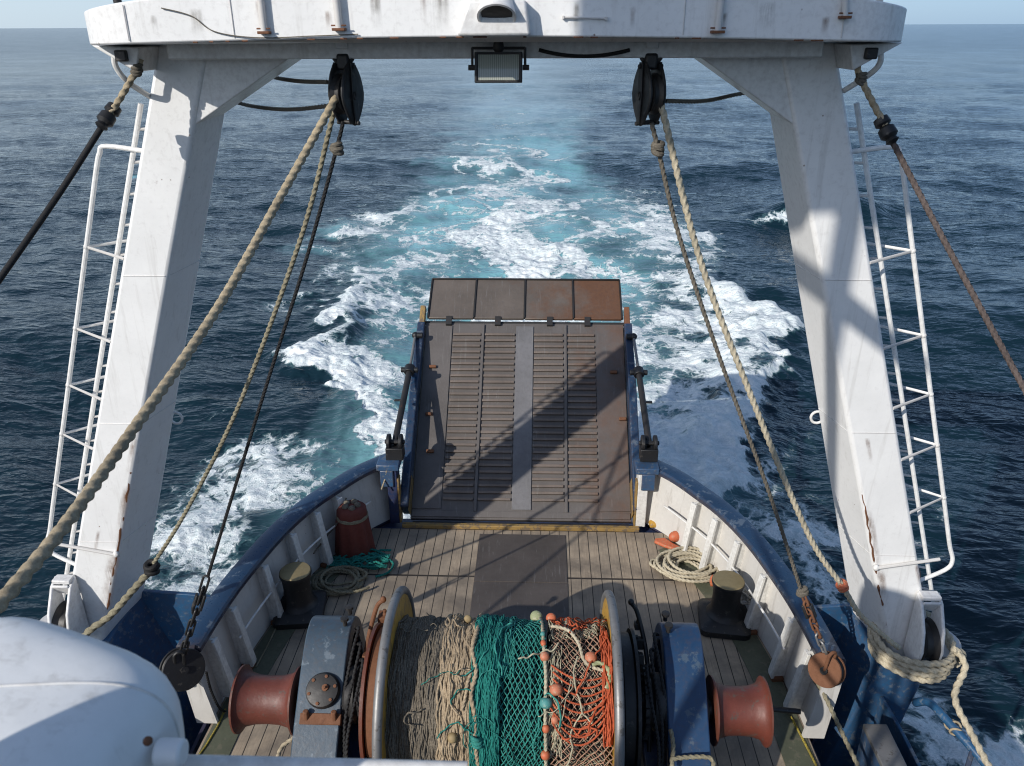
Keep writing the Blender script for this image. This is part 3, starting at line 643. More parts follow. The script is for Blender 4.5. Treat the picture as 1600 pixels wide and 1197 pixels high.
# ================================================================== RUNNING ROPES AND STAYS
def rope_thing(name, pts, r, mt, label, cat='rope', group=None, strands=3):
    m = MB(); m.rope(pts, r, strands); return tag(m.build(name, mt, smooth=60), label, cat, group)
def ext(pts, L): d_ = (pts[-1] - pts[-2]).normalized(); return list(pts) + [pts[-1] + d_ * L * t / 8 for t in range(1, 9)]
def px_line(spec, per=12, sagd=0.): 
    return spline([atY(x, y, Y) for x, y, Y in spec], per)
rope_thing('mooring_rope', ext(px_line([(536, 128, 6.6), (522, 158, 6.5), (440, 305, 5.75), (340, 482, 4.7), (205, 676, 3.55), (90, 836, 2.75), (-60, 1010, 2.1)]), 3.5), .030, 'manila', 'thick twisted rope from the hanging block across the left gantry leg to the near corner', 'rope')
o = rope_thing('hauling_rope', px_line([(531, 165, 6.68), (520, 182, 6.7), (470, 372, 6.74), (372, 636, 6.78), (290, 800, 6.8), (240, 880, 6.8)]), .021, 'olive', 'thin olive rope ending in a black knot beside the left gantry leg', 'rope')
e = atY(237, 888, 6.8)
knot(e, .05, .030, 4, 3).build('knot', 'blackrope', o)
rope_thing('lashing_rope', px_line([(236, 890, 6.8), (205, 925, 6.74), (172, 962, 6.64), (140, 985, 6.55), (118, 1010, 6.55)]), .038, 'olive', 'heavy dark streaked rope led into the fairlead at the foot of the left gantry leg', 'rope')
o = rope_thing('wire_rope', px_line([(536, 190, 6.6), (526, 232, 6.62), (480, 400, 6.66), (420, 590, 6.6), (365, 768, 6.55), (325, 900, 6.5)]), .016, 'blackrope', 'thin black wire from the hanging block to the chain at the shaded cap rail', 'wire', strands=5)
knot(atY(526, 232, 6.62), .032, .020, 4, 5).build('knot', 'greyrope', o)
o = rope_thing('mooring_rope', px_line([(1018, 128, 6.6), (1032, 160, 6.55), (1092, 400, 6.5), (1170, 610, 6.45), (1262, 833, 6.4), (1316, 916, 6.4), (1345, 962, 6.42), (1392, 1003, 6.45), (1404, 1012, 6.5)]), .027, 'palerope', 'pale twisted rope with a red whipping led to the fairlead above the rope coil', 'rope')
knot(atY(1316, 916, 6.4), .037, .016, 6, 8, align(V((.3, 0, -1)))).build('whipping', 'orange', o)
o = rope_thing('wire_rope', px_line([(1018, 192, 6.6), (1028, 232, 6.6), (1062, 372, 6.62), (1130, 575, 6.62), (1200, 765, 6.6), (1250, 918, 6.6)]), .019, 'greyrope', 'thin grey rope from the hanging block to the chain at the sunlit cap rail', 'rope')
knot(atY(1028, 232, 6.6), .034, .022, 4, 6).build('knot', 'greyrope', o)
knot(atY(1254, 925, 6.6), .034, .018, 5, 9).build('eye_splice', 'greyrope', o)
for nm, spec, lb in (('guy_rope', [(395, 112, 7.7), (434, 122, 7.55), (470, 127, 7.1), (512, 128, 6.68)], 'short dark rope, upper of the two from the left leg brace to the hanging block'),
                     ('guy_rope', [(345, 152, 7.7), (390, 165, 7.55), (450, 171, 7.1), (516, 165, 6.68)], 'short dark rope, lower of the two from the left leg brace to the hanging block'),
                     ('guy_rope', [(1195, 140, 7.7), (1150, 148, 7.55), (1100, 158, 7.1), (1040, 158, 6.68)], 'short dark rope from the right leg brace to the hanging block')):
    rope_thing(nm, px_line(spec, 8), .017, 'greyrope', lb, 'rope', 'short ropes behind the beam')
# stays
def stay(spec, r, mt, knotpx, upper, label, rope_=True):
    pts = ext(px_line(spec), 6.5)
    m = MB(); (m.rope(pts, r, 5) if rope_ else m.tube(pts, r, 12)); o = tag(m.build('stay', mt, smooth=60), label, 'stay', 'stays from the beam ends')
    m = MB(); m.rope(px_line(upper), .025, 3); m.build('lanyard', 'manila' , o, smooth=60)
    k = atY(*knotpx); d = align(pts[-1] - pts[0])
    m = MB(); mm = MB().lathe([(.03, -.11), (.055, -.10), (.06, -.05), (.035, -.03), (.062, -.01), (.066, .05), (.04, .075), (.05, .10), (.02, .12)], (0, 0, 0), 'z', 14); m.add([k + d @ V(p) for p in mm.v], mm.f); m.build('turnbuckle', 'black', o)
    knot(atY(*upper[1]), .03, .014, 4, 2).build('knot', 'greyrope', o)
stay([(168, 184, 6.45), (84, 315, 6.0), (-60, 520, 5.2)], .024, 'blackrope', (169, 182, 6.45), [(219, 92, 6.6), (214, 108, 6.58), (190, 150, 6.5), (172, 178, 6.45)], 'thick black stay running from the beam end down past the left ladder', False)
stay([(1386, 205, 6.45), (1480, 385, 6.0), (1640, 680, 5.2)], .022, 'wirerope', (1385, 203, 6.45), [(1338, 98, 6.6), (1345, 122, 6.58), (1366, 165, 6.5), (1383, 196, 6.45)], 'brown grey wire stay running from the beam end down past the right ladder')

# chains and snatch blocks on the cap rails
for sg in (-1, 1):
    if sg < 0: P = [atY(322, 905, 6.5), atY(285, 1022, 6.42)]
    else: P = [atY(1255, 930, 6.6), atY(1288, 1018, 6.5)]
    root = thing('chain', P[1], 'black chain between wire and black block on the shaded cap rail' if sg < 0 else 'rusty chain between grey rope and rusty block on the sunlit cap rail', 'chain', 'chains at the cap rails')
    d = P[1] - P[0]; n = 7
    for k in range(n):
        link_mesh(P[0] + d * ((k + .5) / n), d, d.length / n * 1.55, .062, .0125, math.radians(90 * (k % 2) + 25)).build('chain_link', 'black' if sg < 0 else ('steel' if k > 4 else 'rust'), root)
    if sg < 0:
        m = MB(); 
        for k in (-1, 1): m.box(P[0] + d * .3 + V((.04 * k, 0, 0)), (.03, .06, .2), align(d))
        m.build('shackle', 'black', root, bevel=.01)
    else:
        m = MB()
        for k in (-1, 1): m.box(P[0] + d * .28 + V((.035 * k, 0, 0)), (.03, .06, .16), align(d))
        m.build('shackle', 'darksteel', root, bevel=.01)
    c = atY(285, 1045, 6.38) if sg < 0 else atY(1292, 1046, 6.45)
    root = thing('snatch_block', c + V((0, 0, -.2)), 'black round snatch block in shade against the cap rail end' if sg < 0 else 'rusty round snatch block at the sunlit cap rail end', 'snatch block', 'snatch blocks at the cap rails')
    Rz = V((1, 0, 0)).rotation_difference(V((-.62 * sg, -.62, .36)).normalized()).to_matrix(); RR = .215 if sg < 0 else .17
    for e, nm in ((-.055, 'cheek'), (.055, 'cheek')):
        mm = MB().lathe([(.045, e - .014), (RR, e - .014), (RR * 1.03, e), (RR, e + .014), (.045, e + .014)], (0, 0, 0), 'x', 28); m = MB(); m.add([c + Rz @ V(p) for p in mm.v], mm.f); m.build(nm, 'black' if sg < 0 else 'rust', root)
    mm = MB().lathe([(.02, -.04), (RR * .92, -.04), (RR * .72, 0), (RR * .92, .04), (.02, .04)], (0, 0, 0), 'x', 24); m = MB(); m.add([c + Rz @ V(p) for p in mm.v], mm.f); m.build('sheave', 'darksteel', root)
    link_mesh(c + V((0, -.03, .10)), (0.1, 0, 1), .30, .09, .018, .5).build('shackle', 'black' if sg < 0 else 'rust', root)
    m = MB(); m.tube([c + Rz @ V((-.09, 0, 0)), c + Rz @ V((.09, 0, 0))], .04, 12); m.build('axle_pin', 'black', root)
rope_thing('hauling_rope', ext(px_line([(1272, 1062, 6.5), (1290, 1090, 6.4), (1318, 1150, 6.1), (1350, 1215, 5.7)]), 1.2), .023, 'olive', 'worn streaked rope running from the rusty snatch block to the lower frame edge', 'rope')
rope_thing('lashing_rope', px_line([(322, 1050, 6.4), (330, 1080, 6.45), (342, 1105, 6.5), (352, 1112, 6.6)], 8), .014, 'blackrope', 'black lashing from the black snatch block down the shaded bulwark', 'rope')

# rope coil at the foot of the right leg, and its tail
m = MB(); cx, cy = leg_x(1, .9, 1) * .5 + leg_x(1, .9, 0) * .5 + .02, FY + .02; pts = []
for k in range(4 * 40 + 1):
    a = 2 * math.pi * k / 40; lev = k / 40; z = 1.03 - .066 * lev + .015 * math.sin(a * 3 + lev)
    rx, ry = .395 + .018 * math.sin(a * 2 + lev * 2), .42 + .012 * math.sin(a + 2 * lev)
    pts.append(V((cx + rx * math.cos(a + .4), cy + ry * math.sin(a + .4), z)))
m.rope(pts, .034); 
m.rope(spline([V((cx + .30, cy - .26, 1.06)), V((cx + .42, cy - .22, .98)), V((cx + .50, cy - .12, .82)), V((cx + .47, cy - .10, .70))], 8), .034)
tag(m.build('rope_coil', 'palerope', smooth=60), 'pale thick rope wound four times round the foot of the gantry leg', 'rope coil')
rope_thing('mooring_rope', ext(spline([V((cx + .33, cy - .24, 1.04)), V((cx + .40, cy - .36, .92)), atY(1492, 1090, 6.35), atY(1520, 1150, 6.05), atY(1560, 1225, 5.6)], 10), 1.5), .034, 'palerope', 'tail of pale rope leaving the coil over the blue pipe rail', 'rope')

# blue rail, step and side wall forward of the right leg (and their mirror on the left)
for sg in (1, -1):
    root = thing('side_wall', (sg * 3.9, 5.5, 0), 'dark blue side wall with pipe rail below the coiled rope' if sg > 0 else 'dark blue side wall mostly hidden behind the white searchlight', 'side wall', 'side walls forward of the gantry')
    X = lambda x: sg * x
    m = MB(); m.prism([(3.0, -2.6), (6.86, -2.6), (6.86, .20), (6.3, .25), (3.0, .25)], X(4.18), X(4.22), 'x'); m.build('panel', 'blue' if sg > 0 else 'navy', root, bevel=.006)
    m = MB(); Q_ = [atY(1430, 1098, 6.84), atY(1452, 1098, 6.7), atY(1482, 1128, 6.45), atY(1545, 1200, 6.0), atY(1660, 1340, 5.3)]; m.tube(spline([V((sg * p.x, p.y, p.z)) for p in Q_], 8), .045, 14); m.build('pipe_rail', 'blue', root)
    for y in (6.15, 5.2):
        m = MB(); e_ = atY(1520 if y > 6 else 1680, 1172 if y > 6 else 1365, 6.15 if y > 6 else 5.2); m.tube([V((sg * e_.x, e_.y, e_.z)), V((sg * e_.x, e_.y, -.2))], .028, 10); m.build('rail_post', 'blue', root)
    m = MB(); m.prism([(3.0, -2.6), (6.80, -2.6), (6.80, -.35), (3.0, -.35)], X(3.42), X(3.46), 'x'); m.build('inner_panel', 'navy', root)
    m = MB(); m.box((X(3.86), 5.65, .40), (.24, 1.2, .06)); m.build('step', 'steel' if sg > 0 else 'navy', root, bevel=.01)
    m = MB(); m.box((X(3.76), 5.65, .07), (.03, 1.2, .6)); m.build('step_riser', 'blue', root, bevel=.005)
    m = MB(); e_ = atY(1490, 1137, 6.4); knot(V((sg * e_.x, e_.y, e_.z)), .056, .012, 3, 4, Matrix.Rotation(math.pi / 2, 3, 'X')).build('lashing', 'manila', root)
# ================================================================== WINCH
AY, AZ = 5.75, 1.17
FR, NR = .98, .70
def onY(px, y=AY, py=1093): return atY(px, py, y).x
XL, XR = atY(630, 930, 6.36).x, atY(950, 930, 6.36).x          # flange planes
win = thing('winch', (.1, AY, 0), 'big net drum winch with yellow flanges, blue side frames and two rust red warping heads', 'winch')
m = MB(); m.lathe([(.0, XL + .03), (.50, XL + .03), (.50, XR - .03), (0, XR - .03)], (0, AY, AZ), 'x', 48); m.build('drum', 'darksteel', win)
for sg, x in ((-1, XL), (1, XR)):
    m = MB(); w = .022
    m.lathe([(.10, x - w), (FR - .015, x - w), (FR - .015, x + w), (.10, x + w)], (0, AY, AZ), 'x', 96)
    f = m.build('flange', 'yellow', win, smooth=30)
    m = MB(); m.torus((x, AY, AZ), FR - .008, .042, 'x', 128, 14); m.build('rim', 'steel', f)
    # brake drum, band and hub outside the flange
    s = sg
    m = MB(); m.lathe([(.08, x + s * .04), (.66, x + s * .04), (.66, x + s * .07), (.58, x + s * .075), (.58, x + s * .19), (.66, x + s * .195), (.66, x + s * .225), (.08, x + s * .23)], (0, AY, AZ), 'x', 64); m.build('brake_drum', 'redrust' if sg < 0 else 'black', win)
    m = MB(); A0 = 40
    pts = [V((x + s * .133, AY - .605 * math.sin(a), AZ + .605 * math.cos(a))) for a in np.linspace(-2.2, 2.2, 50)]
    for p0, p1 in zip(pts[:-1], pts[1:]):
        pass
    m.loft([[p + V((-.045, 0, 0)), p + V((.045, 0, 0)), p + V((.045, (p.y - AY) * .03, (p.z - AZ) * .03)), p + V((-.045, (p.y - AY) * .03, (p.z - AZ) * .03))] for p in pts]); m.build('brake_band', 'rust' if sg < 0 else 'black', win)
    m = MB()                                                 # teeth of the pawl ring
    for k in range(40):
        a = 2 * math.pi * k / 40; Rm = Matrix.Rotation(a, 3, 'X')
        m.box(V((x + s * .055, AY, AZ)) + Rm @ V((0, 0, .68)), (.03, .05, .06), Rm)
    m.build('ratchet_teeth', 'black', win)
    # curved pipe guard over the brake
    P = [atY(*q, y) for q, y in (((599, 938), 6.30), ((588, 950), 6.28), ((575, 1000), 6.12), ((566, 1060), 5.85), ((565, 1110), 5.6))] if sg < 0 else [atY(*q, y) for q, y in (((986, 942), 6.30), ((996, 958), 6.28), ((1008, 1010), 6.12), ((1014, 1065), 5.85), ((1015, 1120), 5.6))]
    m = MB(); m.tube(spline(P + [P[-1] + V((0, -.12, -.3))], 8), .022, 10); m.ell(P[0] + V((0, 0, .01)), (.03, .03, .035)); m.build('brake_lever', 'rust' if sg < 0 else 'black', win)
    # side frame: a bent box section
    xo, xi = (onY(490, 6.2, 1000), onY(556, 6.2, 1000)) if sg < 0 else (onY(1090, 6.2, 1000), onY(1030, 6.2, 1000))
    path = [(6.62, .0), (6.58, .9), (6.52, 1.30), (6.40, 1.55), (6.22, 1.68), (6.02, 1.66), (5.80, 1.52), (5.50, 1.26), (5.15, .92), (4.72, .40), (4.5, .01)]
    path = [(p.y, p.z) for p in spline([V((0, a, b)) for a, b in path], 5)]
    rings = []
    for i, (y, z) in enumerate(path):
        y2, z2 = path[min(i + 1, len(path) - 1)]; y1_, z1_ = path[max(i - 1, 0)]; t = V((0, y2 - y1_, z2 - z1_)).normalized(); nrm = V((0, t.z, -t.y))
        c = V((0, y, z)); D = .16
        rings.append([c + V((xo, 0, 0)), c + V((xi, 0, 0)), c + nrm * -D + V((xi, 0, 0)), c + nrm * -D + V((xo, 0, 0))])
    m = MB(); m.loft(rings); sf = m.build('side_frame', 'greyblue' if sg < 0 else 'winchblue', win, bevel=.014, smooth=30)
    m = MB()                                                 # web plate inside the frame
    poly = [(y, z - .05) for y, z in path if z > .2] + [(4.7, .05), (6.5, .05)]
    m.prism([(y * .97 + 5.65 * .03, z * .97 + .03) for y, z in path], (xo + xi) / 2 - .02, (xo + xi) / 2 + .02, 'x'); m.build('web_plate', 'navy', win)
    # bearing cap
    if sg > 0: pass
    c = V(((xo + xi) / 2 - sg * .03, AY - .12, AZ + .15))
    nrm = V((0, -.62, .78)); A = align(nrm)
    m = MB(); cyl(m, c, A, [(0, -.12), (.16, -.12), (.16, .07), (.145, .10), (.10, .11), (0, .115)], 28)
    if sg < 0:
        cap_ = m.build('bearing_cap', 'darksteel', win)
        for q in range(6):
            a_ = q * math.pi / 3 + .3; p_ = c + A @ V((.122 * math.cos(a_), .122 * math.sin(a_), .095)); m = MB(); cyl(m, p_, A, [(.016, 0), (.016, .022), (0, .024)], 6); m.build('bolt', 'rust', cap_)
        m = MB(); cyl(m, c + A @ V((.03, .02, .11)), A, [(.035, 0), (.03, .02), (.012, .022), (.012, .05), (0, .052)], 10); m.build('grease_nipple', 'rust', cap_)

    m = MB(); m.box(c + V((0, -.18, -.16)), (abs(xo - xi) * .9, .10, .10), Matrix.Rotation(.7, 3, 'X'))
    for e in (-.13, .13): m.lathe([(.03, -.05), (.03, .06), (.0, .06)], c + V((e, -.2, -.10)), 'z', 6)
    if sg < 0: m.build('bearing_foot', 'rust' if sg < 0 else 'black', win, bevel=.008)
    # grease pots, hoses and gearing packed between frame and flange
    Rw = random.Random(21 + sg); xm = (xi + x) / 2
    m = MB(); m.lathe([(.10, xi), (.24, xi), (.26, xi - sg * .02), (.26, xi - sg * .10), (.22, xi - sg * .12), (.22, xi - sg * .16), (.30, xi - sg * .165), (.30, xi - sg * .20), (.10, xi - sg * .21)], (0, AY, AZ), 'x', 36); m.build('gear_hub', 'darksteel', win)
    m = MB()
    for k in range(24):
        a_ = 2 * math.pi * k / 24; m.box(V((xi - sg * .183, AY, AZ)) + Matrix.Rotation(a_, 3, 'X') @ V((0, 0, .31)), (.034, .04, .05), Matrix.Rotation(a_, 3, 'X'))
    m.build('gear_teeth', 'darksteel', win)
    for k in range(3):
        p0 = V((xi - sg * (.03 + .05 * k), 6.15 - .16 * k, 1.62 - .05 * k)); m = MB()
        m.rope(spline([p0, p0 + V((-sg * .05, -.10, .07)), p0 + V((-sg * .03, -.34, -.02 - .03 * k)), p0 + V((sg * .02, -.62, -.36)), p0 + V((0, -.85, -.75))], 8), .016, 2); m.build('hose', 'blackrope', win)
    for k in range(5):
        q = V((xm + Rw.uniform(-.06, .06), 6.32 - .17 * k, 1.62 - .085 * k + Rw.uniform(-.05, .03))); m = MB()
        m.box(q, (Rw.uniform(.07, .15), Rw.uniform(.06, .12), Rw.uniform(.05, .11)), Matrix.Rotation(Rw.uniform(-.5, .5), 3, 'X')); m.lathe([(.028, 0), (.028, .05), (.018, .055), (.018, .09), (0, .09)], q, 'z', 10); m.build('bracket', 'rust' if (k % 2 == 0 and sg < 0) else 'darksteel', win, bevel=.006)
    # shaft, collars and warping head
    x0s, x1s = (onY(376), onY(468)) if sg < 0 else (onY(1198), onY(1112))
    m = MB(); m.lathe([(.0, XR if sg > 0 else XL), (.09, XR if sg > 0 else XL), (.09, x1s), (0, x1s)], (0, AY, AZ - .09), 'x', 24)
    for q in (.05, .14, .20): m.lathe([(.0, x1s - sg * (q + .03)), (.15 + q * .2, x1s - sg * (q + .03)), (.15 + q * .2, x1s - sg * (q - .01)), (0, x1s - sg * (q - .01))], (0, AY, AZ - .09), 'x', 28)
    m.build('shaft', 'black', win)
    W = x0s - x1s; prof = [(.0, 0), (.305, 0), (.315, .012), (.315, .04), (.285, .06), (.248, .13), (.225, .28), (.219, .5), (.225, .7), (.248, .86), (.285, .94), (.315, .96), (.315, .99), (.305, 1.0), (.17, 1.0), (.15, .97), (0, .97)]
    m = MB(); m.lathe([(r, x1s + W * h) for r, h in prof], (0, AY, AZ - .09), 'x', 56); wh_ = m.build('warping_head', 'redrust', win)
    # bolts on the frame
    for y, z in ((6.30, 1.67), (6.10, 1.70)):
        m = MB(); m.lathe([(.022, 0), (.022, .06), (.04, .062), (.04, .09), (0, .095)], (xi + sg * .06, y, z), 'z', 8); m.build('frame_bolt', 'darksteel', sf)
    m = MB()                                                 # base skid
    m.box((sg * 1.7 + .05, 5.6, .06), (.5, 2.5, .12)); m.build('skid', 'navy', win, bevel=.01)
    m = MB(); m.box((x + s * .16, AY - .55, .55), (.16, .5, 1.0)); m.box((x + s * .2, AY - .30, 1.0), (.10, .22, .26)); m.build('brake_anchor', 'black', win, bevel=.02)
m = MB(); m.box((.1, 6.35, .12), (3.0, .16, .2)); m.box((.1, 4.9, .12), (3.0, .16, .2)); m.build('cross_member', 'navy', win, bevel=.01)
m = MB(); m.tube([atY(1190, 1106, 6.5), atY(1250, 1112, 6.5)], .03, 12); tag(m.build('pipe', 'black'), 'black pipe running from beside the warping head to the sunlit bulwark', 'pipe')

# ------------------------------------------------------------------ what is wound on the drum
def D(x, phi, R): return V((x, AY - R * math.sin(phi), AZ + R * math.cos(phi)))
def hit(px, py, R):
    d = ray(px, py); oy, oz = CAMP.y - AY, CAMP.z - AZ
    a = d.y ** 2 + d.z ** 2; b = oy * d.y + oz * d.z; c = oy * oy + oz * oz - R * R
    t = (-b - math.sqrt(max(b * b - a * c, 0))) / a; p = CAMP + d * t
    return p.x, math.atan2(-(p.y - AY), p.z - AZ)
def xat(px, py=1060, R=NR): return hit(px, py, R)[0]
P0, P1 = -1.25, 1.75
def lump(x, ph): return .020 * math.sin(x * 6.3 + 1.2 * math.sin(ph * 2.1) + .8) * (.6 + .4 * math.sin(ph * 3.3 + 1)) + .012 * math.sin(x * 23 + 2 * math.sin(ph * 3)) + .010 * math.sin(ph * 9 + x * 11) + .006 * math.sin(x * 71 + ph * 5)
def body(name, x0, x1, R, mat, label, cat, amp=1.):
    nx, na = max(6, int((x1 - x0) / .02)), 150; m = MB(); rings = []
    for i in range(nx + 1):
        x = x0 + (x1 - x0) * i / nx; e = 1 - .10 * max(0, abs(2 * i / nx - 1) - .85) / .15
        rings.append([D(x, 2 * math.pi * j / na, (R + amp * lump(x, 2 * math.pi * j / na)) * e) for j in range(na)])
    m.loft(rings); return tag(m.build(name, mat, smooth=80), label, cat)
def strands(x0, x1, n, r, R, wig, p0=P0, p1=P1, step=.035, thick=.03, braid=1.):
    m = MB()
    for k in range(n):
        x = x0 + (x1 - x0) * random.random(); ph = p0 - random.random() * .3; f1, f2, a1, a2 = random.uniform(4, 9), random.uniform(12, 22), random.uniform(0, 7), random.uniform(0, 7)
        e = p1 if random.random() < .7 else random.uniform(p0 + .6, p1); R0 = R + random.uniform(0, thick); pts = []
        while ph < e:
            xx = x + wig * math.sin(f1 * ph + a1) + wig * .5 * math.sin(f2 * ph + a2)
            xx = min(max(xx, x0 - wig * .4), x1 + wig * .4)
            pts.append(D(xx, ph, R0 + lump(xx, ph) + .006 * math.sin(f2 * 1.7 * ph + a2))); ph += step
        if len(pts) > 3: m.tube(pts, r * random.uniform(.75, 1.3), 5, True)
    return m
def diamond(x0, x1, ncol, R, r, h, p0, p1, lean=0., sagf=0.):
    m = MB(); w = (x1 - x0) / ncol; dphi = h
    rows = int((p1 - p0) / dphi) + 1
    jit = {}
    def nodep(i, j):
        if (i, j) not in jit:
            ph = p0 + dphi * j + random.uniform(-.12, .12) * dphi
            squeeze = .72 + .28 * min(1, max(0, (ph - p0) / (p1 - p0) * 1.6))            # bunched over the crown, opening below
            xm = (x0 + x1) / 2; x = x0 + w * (i + .5 * (j % 2)) + random.uniform(-.14, .14) * w
            x = xm + (x - xm) * squeeze + lean * (ph - p0)
            jit[(i, j)] = D(x, ph, R + lump(x, ph) + random.uniform(0, .008))
        return jit[(i, j)]
    for j in range(rows):
        for i in range(ncol + 1):
            a = nodep(i, j)
            for di in ((0, -1) if j % 2 == 0 else (0, 1)):
                q = i + di
                if 0 <= q <= ncol: m.tube([a, nodep(q, j + 1)], r, 5, True)
            if random.random() < .9: m.ell(a, (r * 1.5,) * 3, 6, 4)
    return m
xw0, xw1 = XL + .03, xat(694)
# 1 dark wound netting beside the shaded flange
o = body('wound_rope', xw0, xw1, NR - .012, 'darkfibre', 'dark brown grey rope wound tightly on the drum beside the left yellow flange', 'wound rope')
m = strands(xw0, xw1, 260, .0085, NR - .010, .012, thick=.025); m.build('strands', 'darkfibre', o, smooth=80)
# 2 tan hank
xa, xb = xat(690), xat(742)
o = body('wound_rope', xa, xb, NR - .01, 'tanfibre', 'pale tan bundle of loose strands on the drum between dark rope and green net', 'wound rope')
strands(xa - .02, xb, 130, .009, NR + .0, .016, thick=.03).build('strands', 'tanfibre', o, smooth=80)
# 3 green hank and green net
xa, xb = xat(738), xat(780)
o = body('fishing_net', xa, xat(853), NR - .03, 'blackrope', 'teal green fishing net wound over the middle of the drum', 'fishing net')
strands(xa, xb, 150, .0058, NR + .005, .020, thick=.05).build('bunched_twine', 'green', o, smooth=80)
strands(xat(745), xat(800), 60, .005, NR + .0, .03, p1=.55, thick=.02).build('bunched_twine', 'green2', o, smooth=80)
xd0, xd1 = xat(775), xat(853)
diamond(xd0, xd1, 9, NR + .008, .0048, .062, -1.1, 1.7).build('mesh', 'green2', o, smooth=80)
diamond(xd0 + .01, xd1 + .01, 9, NR - .012, .0048, .058, -1.1, 1.7).build('mesh_under', 'green', o, smooth=80)
# 4 pink and tan net with orange cords
xa, xb = xat(858), XR - .03
o = body('fishing_net', xa - .01, xb, NR - .035, 'blackrope', 'tan and pink fishing net with orange cords beside the right yellow flange', 'fishing net')
diamond(xa, xb - .01, 8, NR + .004, .0042, .062, -1.0, 1.75, .01).build('mesh', 'pinktwine', o, smooth=80)
diamond(xa + .015, xb - .02, 8, NR - .016, .0038, .056, -1.1, 1.75, -.01).build('mesh_under', 'paletwine', o, smooth=80)
strands(xa + .02, xb - .02, 60, .0045, NR - .01, .05, p0=-1.3, p1=-.05, thick=.035).build('tangle', 'paletwine', o, smooth=80)
strands(xa + .05, xb - .01, 25, .005, NR, .06, p0=-1.3, p1=-.25, thick=.04).build('tangle', 'orangetwine', o, smooth=80)
strands(xb - .08, xb - .005, 34, .0065, NR + .01, .016, p0=.05, p1=1.3, thick=.04).build('orange_fringe', 'orangetwine', o, smooth=80)
strands(xa + .0, xa + .10, 22, .0045, NR + .0, .03, p0=.35, p1=1.5, thick=.03).build('tangle', 'paletwine', o, smooth=80)
m = MB()
for k in range(9):                                          # orange cords hanging in loops
    a = hit(862 + random.uniform(-4, 6), 1040 + 12 * k * .9, NR + .02); b = hit(948 - random.uniform(0, 6), 1058 + 9 * k, NR + .02); dep = .10 + .018 * k
    pts = [D(a[0] + (b[0] - a[0]) * t, a[1] + (b[1] - a[1]) * t + dep * 4 * t * (1 - t), NR + .03 + .004 * k) for t in np.linspace(0, 1, 22)]
    m.rope(pts, .0085)
m.build('orange_cords', 'orangetwine', o, smooth=80)
# ropes lying on the nets
def drum_rope(name, spec, r, mat, label, cat='rope', R=NR + .03, ret=False):
    pts = [D(*hit(x, y, R), R) for x, y in spec]; m = MB(); m.rope(spline(pts, 8), r); return tag(m.build(name, mat, smooth=60), label, cat)
drum_rope('net_rope', [(752, 960), (746, 985), (738, 1015), (744, 1050), (736, 1085), (742, 1120), (742, 1160), (748, 1200)], .020, 'tanfibre', 'tan twisted rope lying across the green twine, left of the green mesh', R=NR + .055)
drum_rope('net_rope', [(742, 1040), (732, 1062), (728, 1085), (722, 1110)], .015, 'tanfibre', 'short tan rope branching off over the green twine', R=NR + .05)
k = hit(745, 1158, NR + .06); knot(D(*k, NR + .06), .034, .016, 5, 12).build('knot', 'green2', bpy.data.objects['net_rope'], smooth=80)
fl_line = [(843, 958), (847, 975), (849, 1000), (851, 1026), (853, 1060), (852, 1100), (852, 1140), (853, 1185), (852, 1215)]
drum_rope('float_line', fl_line, .016, 'paletwine', 'pale cord carrying a row of floats between the green and pink nets', 'float line', R=NR + .035)
drum_rope('net_rope', [(862, 978), (888, 985), (904, 1005), (912, 1030), (925, 1042), (945, 1048)], .016, 'palerope', 'pale cord curving over the tan net below the upper orange float', R=NR + .05)
drum_rope('net_rope', [(925, 1040), (938, 1036), (950, 1046), (952, 1062), (948, 1076)], .020, 'palefloat', 'pale green rag knotted on the tan net by the right flange', 'rag', R=NR + .055)
Rt = random.Random(77)                                       # loose ends thrown over the bands
for k, (mt, n, xa_, xb_) in enumerate((('green2', 7, 735, 850), ('tanfibre', 3, 690, 745), ('paletwine', 5, 868, 940), ('orangetwine', 5, 870, 948), ('green', 6, 700, 790), ('darkfibre', 3, 620, 690))):
    m = MB()
    for q in range(n):
        px_, py_ = Rt.uniform(xa_, xb_), Rt.uniform(968, 1150); x_, ph_ = hit(px_, py_, NR + .05); th = Rt.uniform(0, 6.28); pts = []
        for s_ in range(22):
            th += Rt.uniform(-.55, .55); x_ = min(max(x_ + .018 * math.cos(th), XL + .06), XR - .06); ph_ += .030 * math.sin(th) + .012
            pts.append(D(x_, ph_, NR + .062 + lump(x_, ph_) + .012 * math.sin(s_ * .9 + q)))
        m.tube(spline(pts, 3), Rt.choice((.0042, .006, .008)), 6)
    tag(m.build('loose_twine', mt, smooth=80), ('loose teal ends of twine lying over the green net', 'loose tan ends over the tan bundle on the drum', 'loose pale ends of twine on the tan and pink net', 'loose orange ends of twine on the tan net', 'dark green loose ends beside the twisted tan rope', 'dark loose strands over the brown rope by the left flange')[k], 'loose twine', kind='stuff')
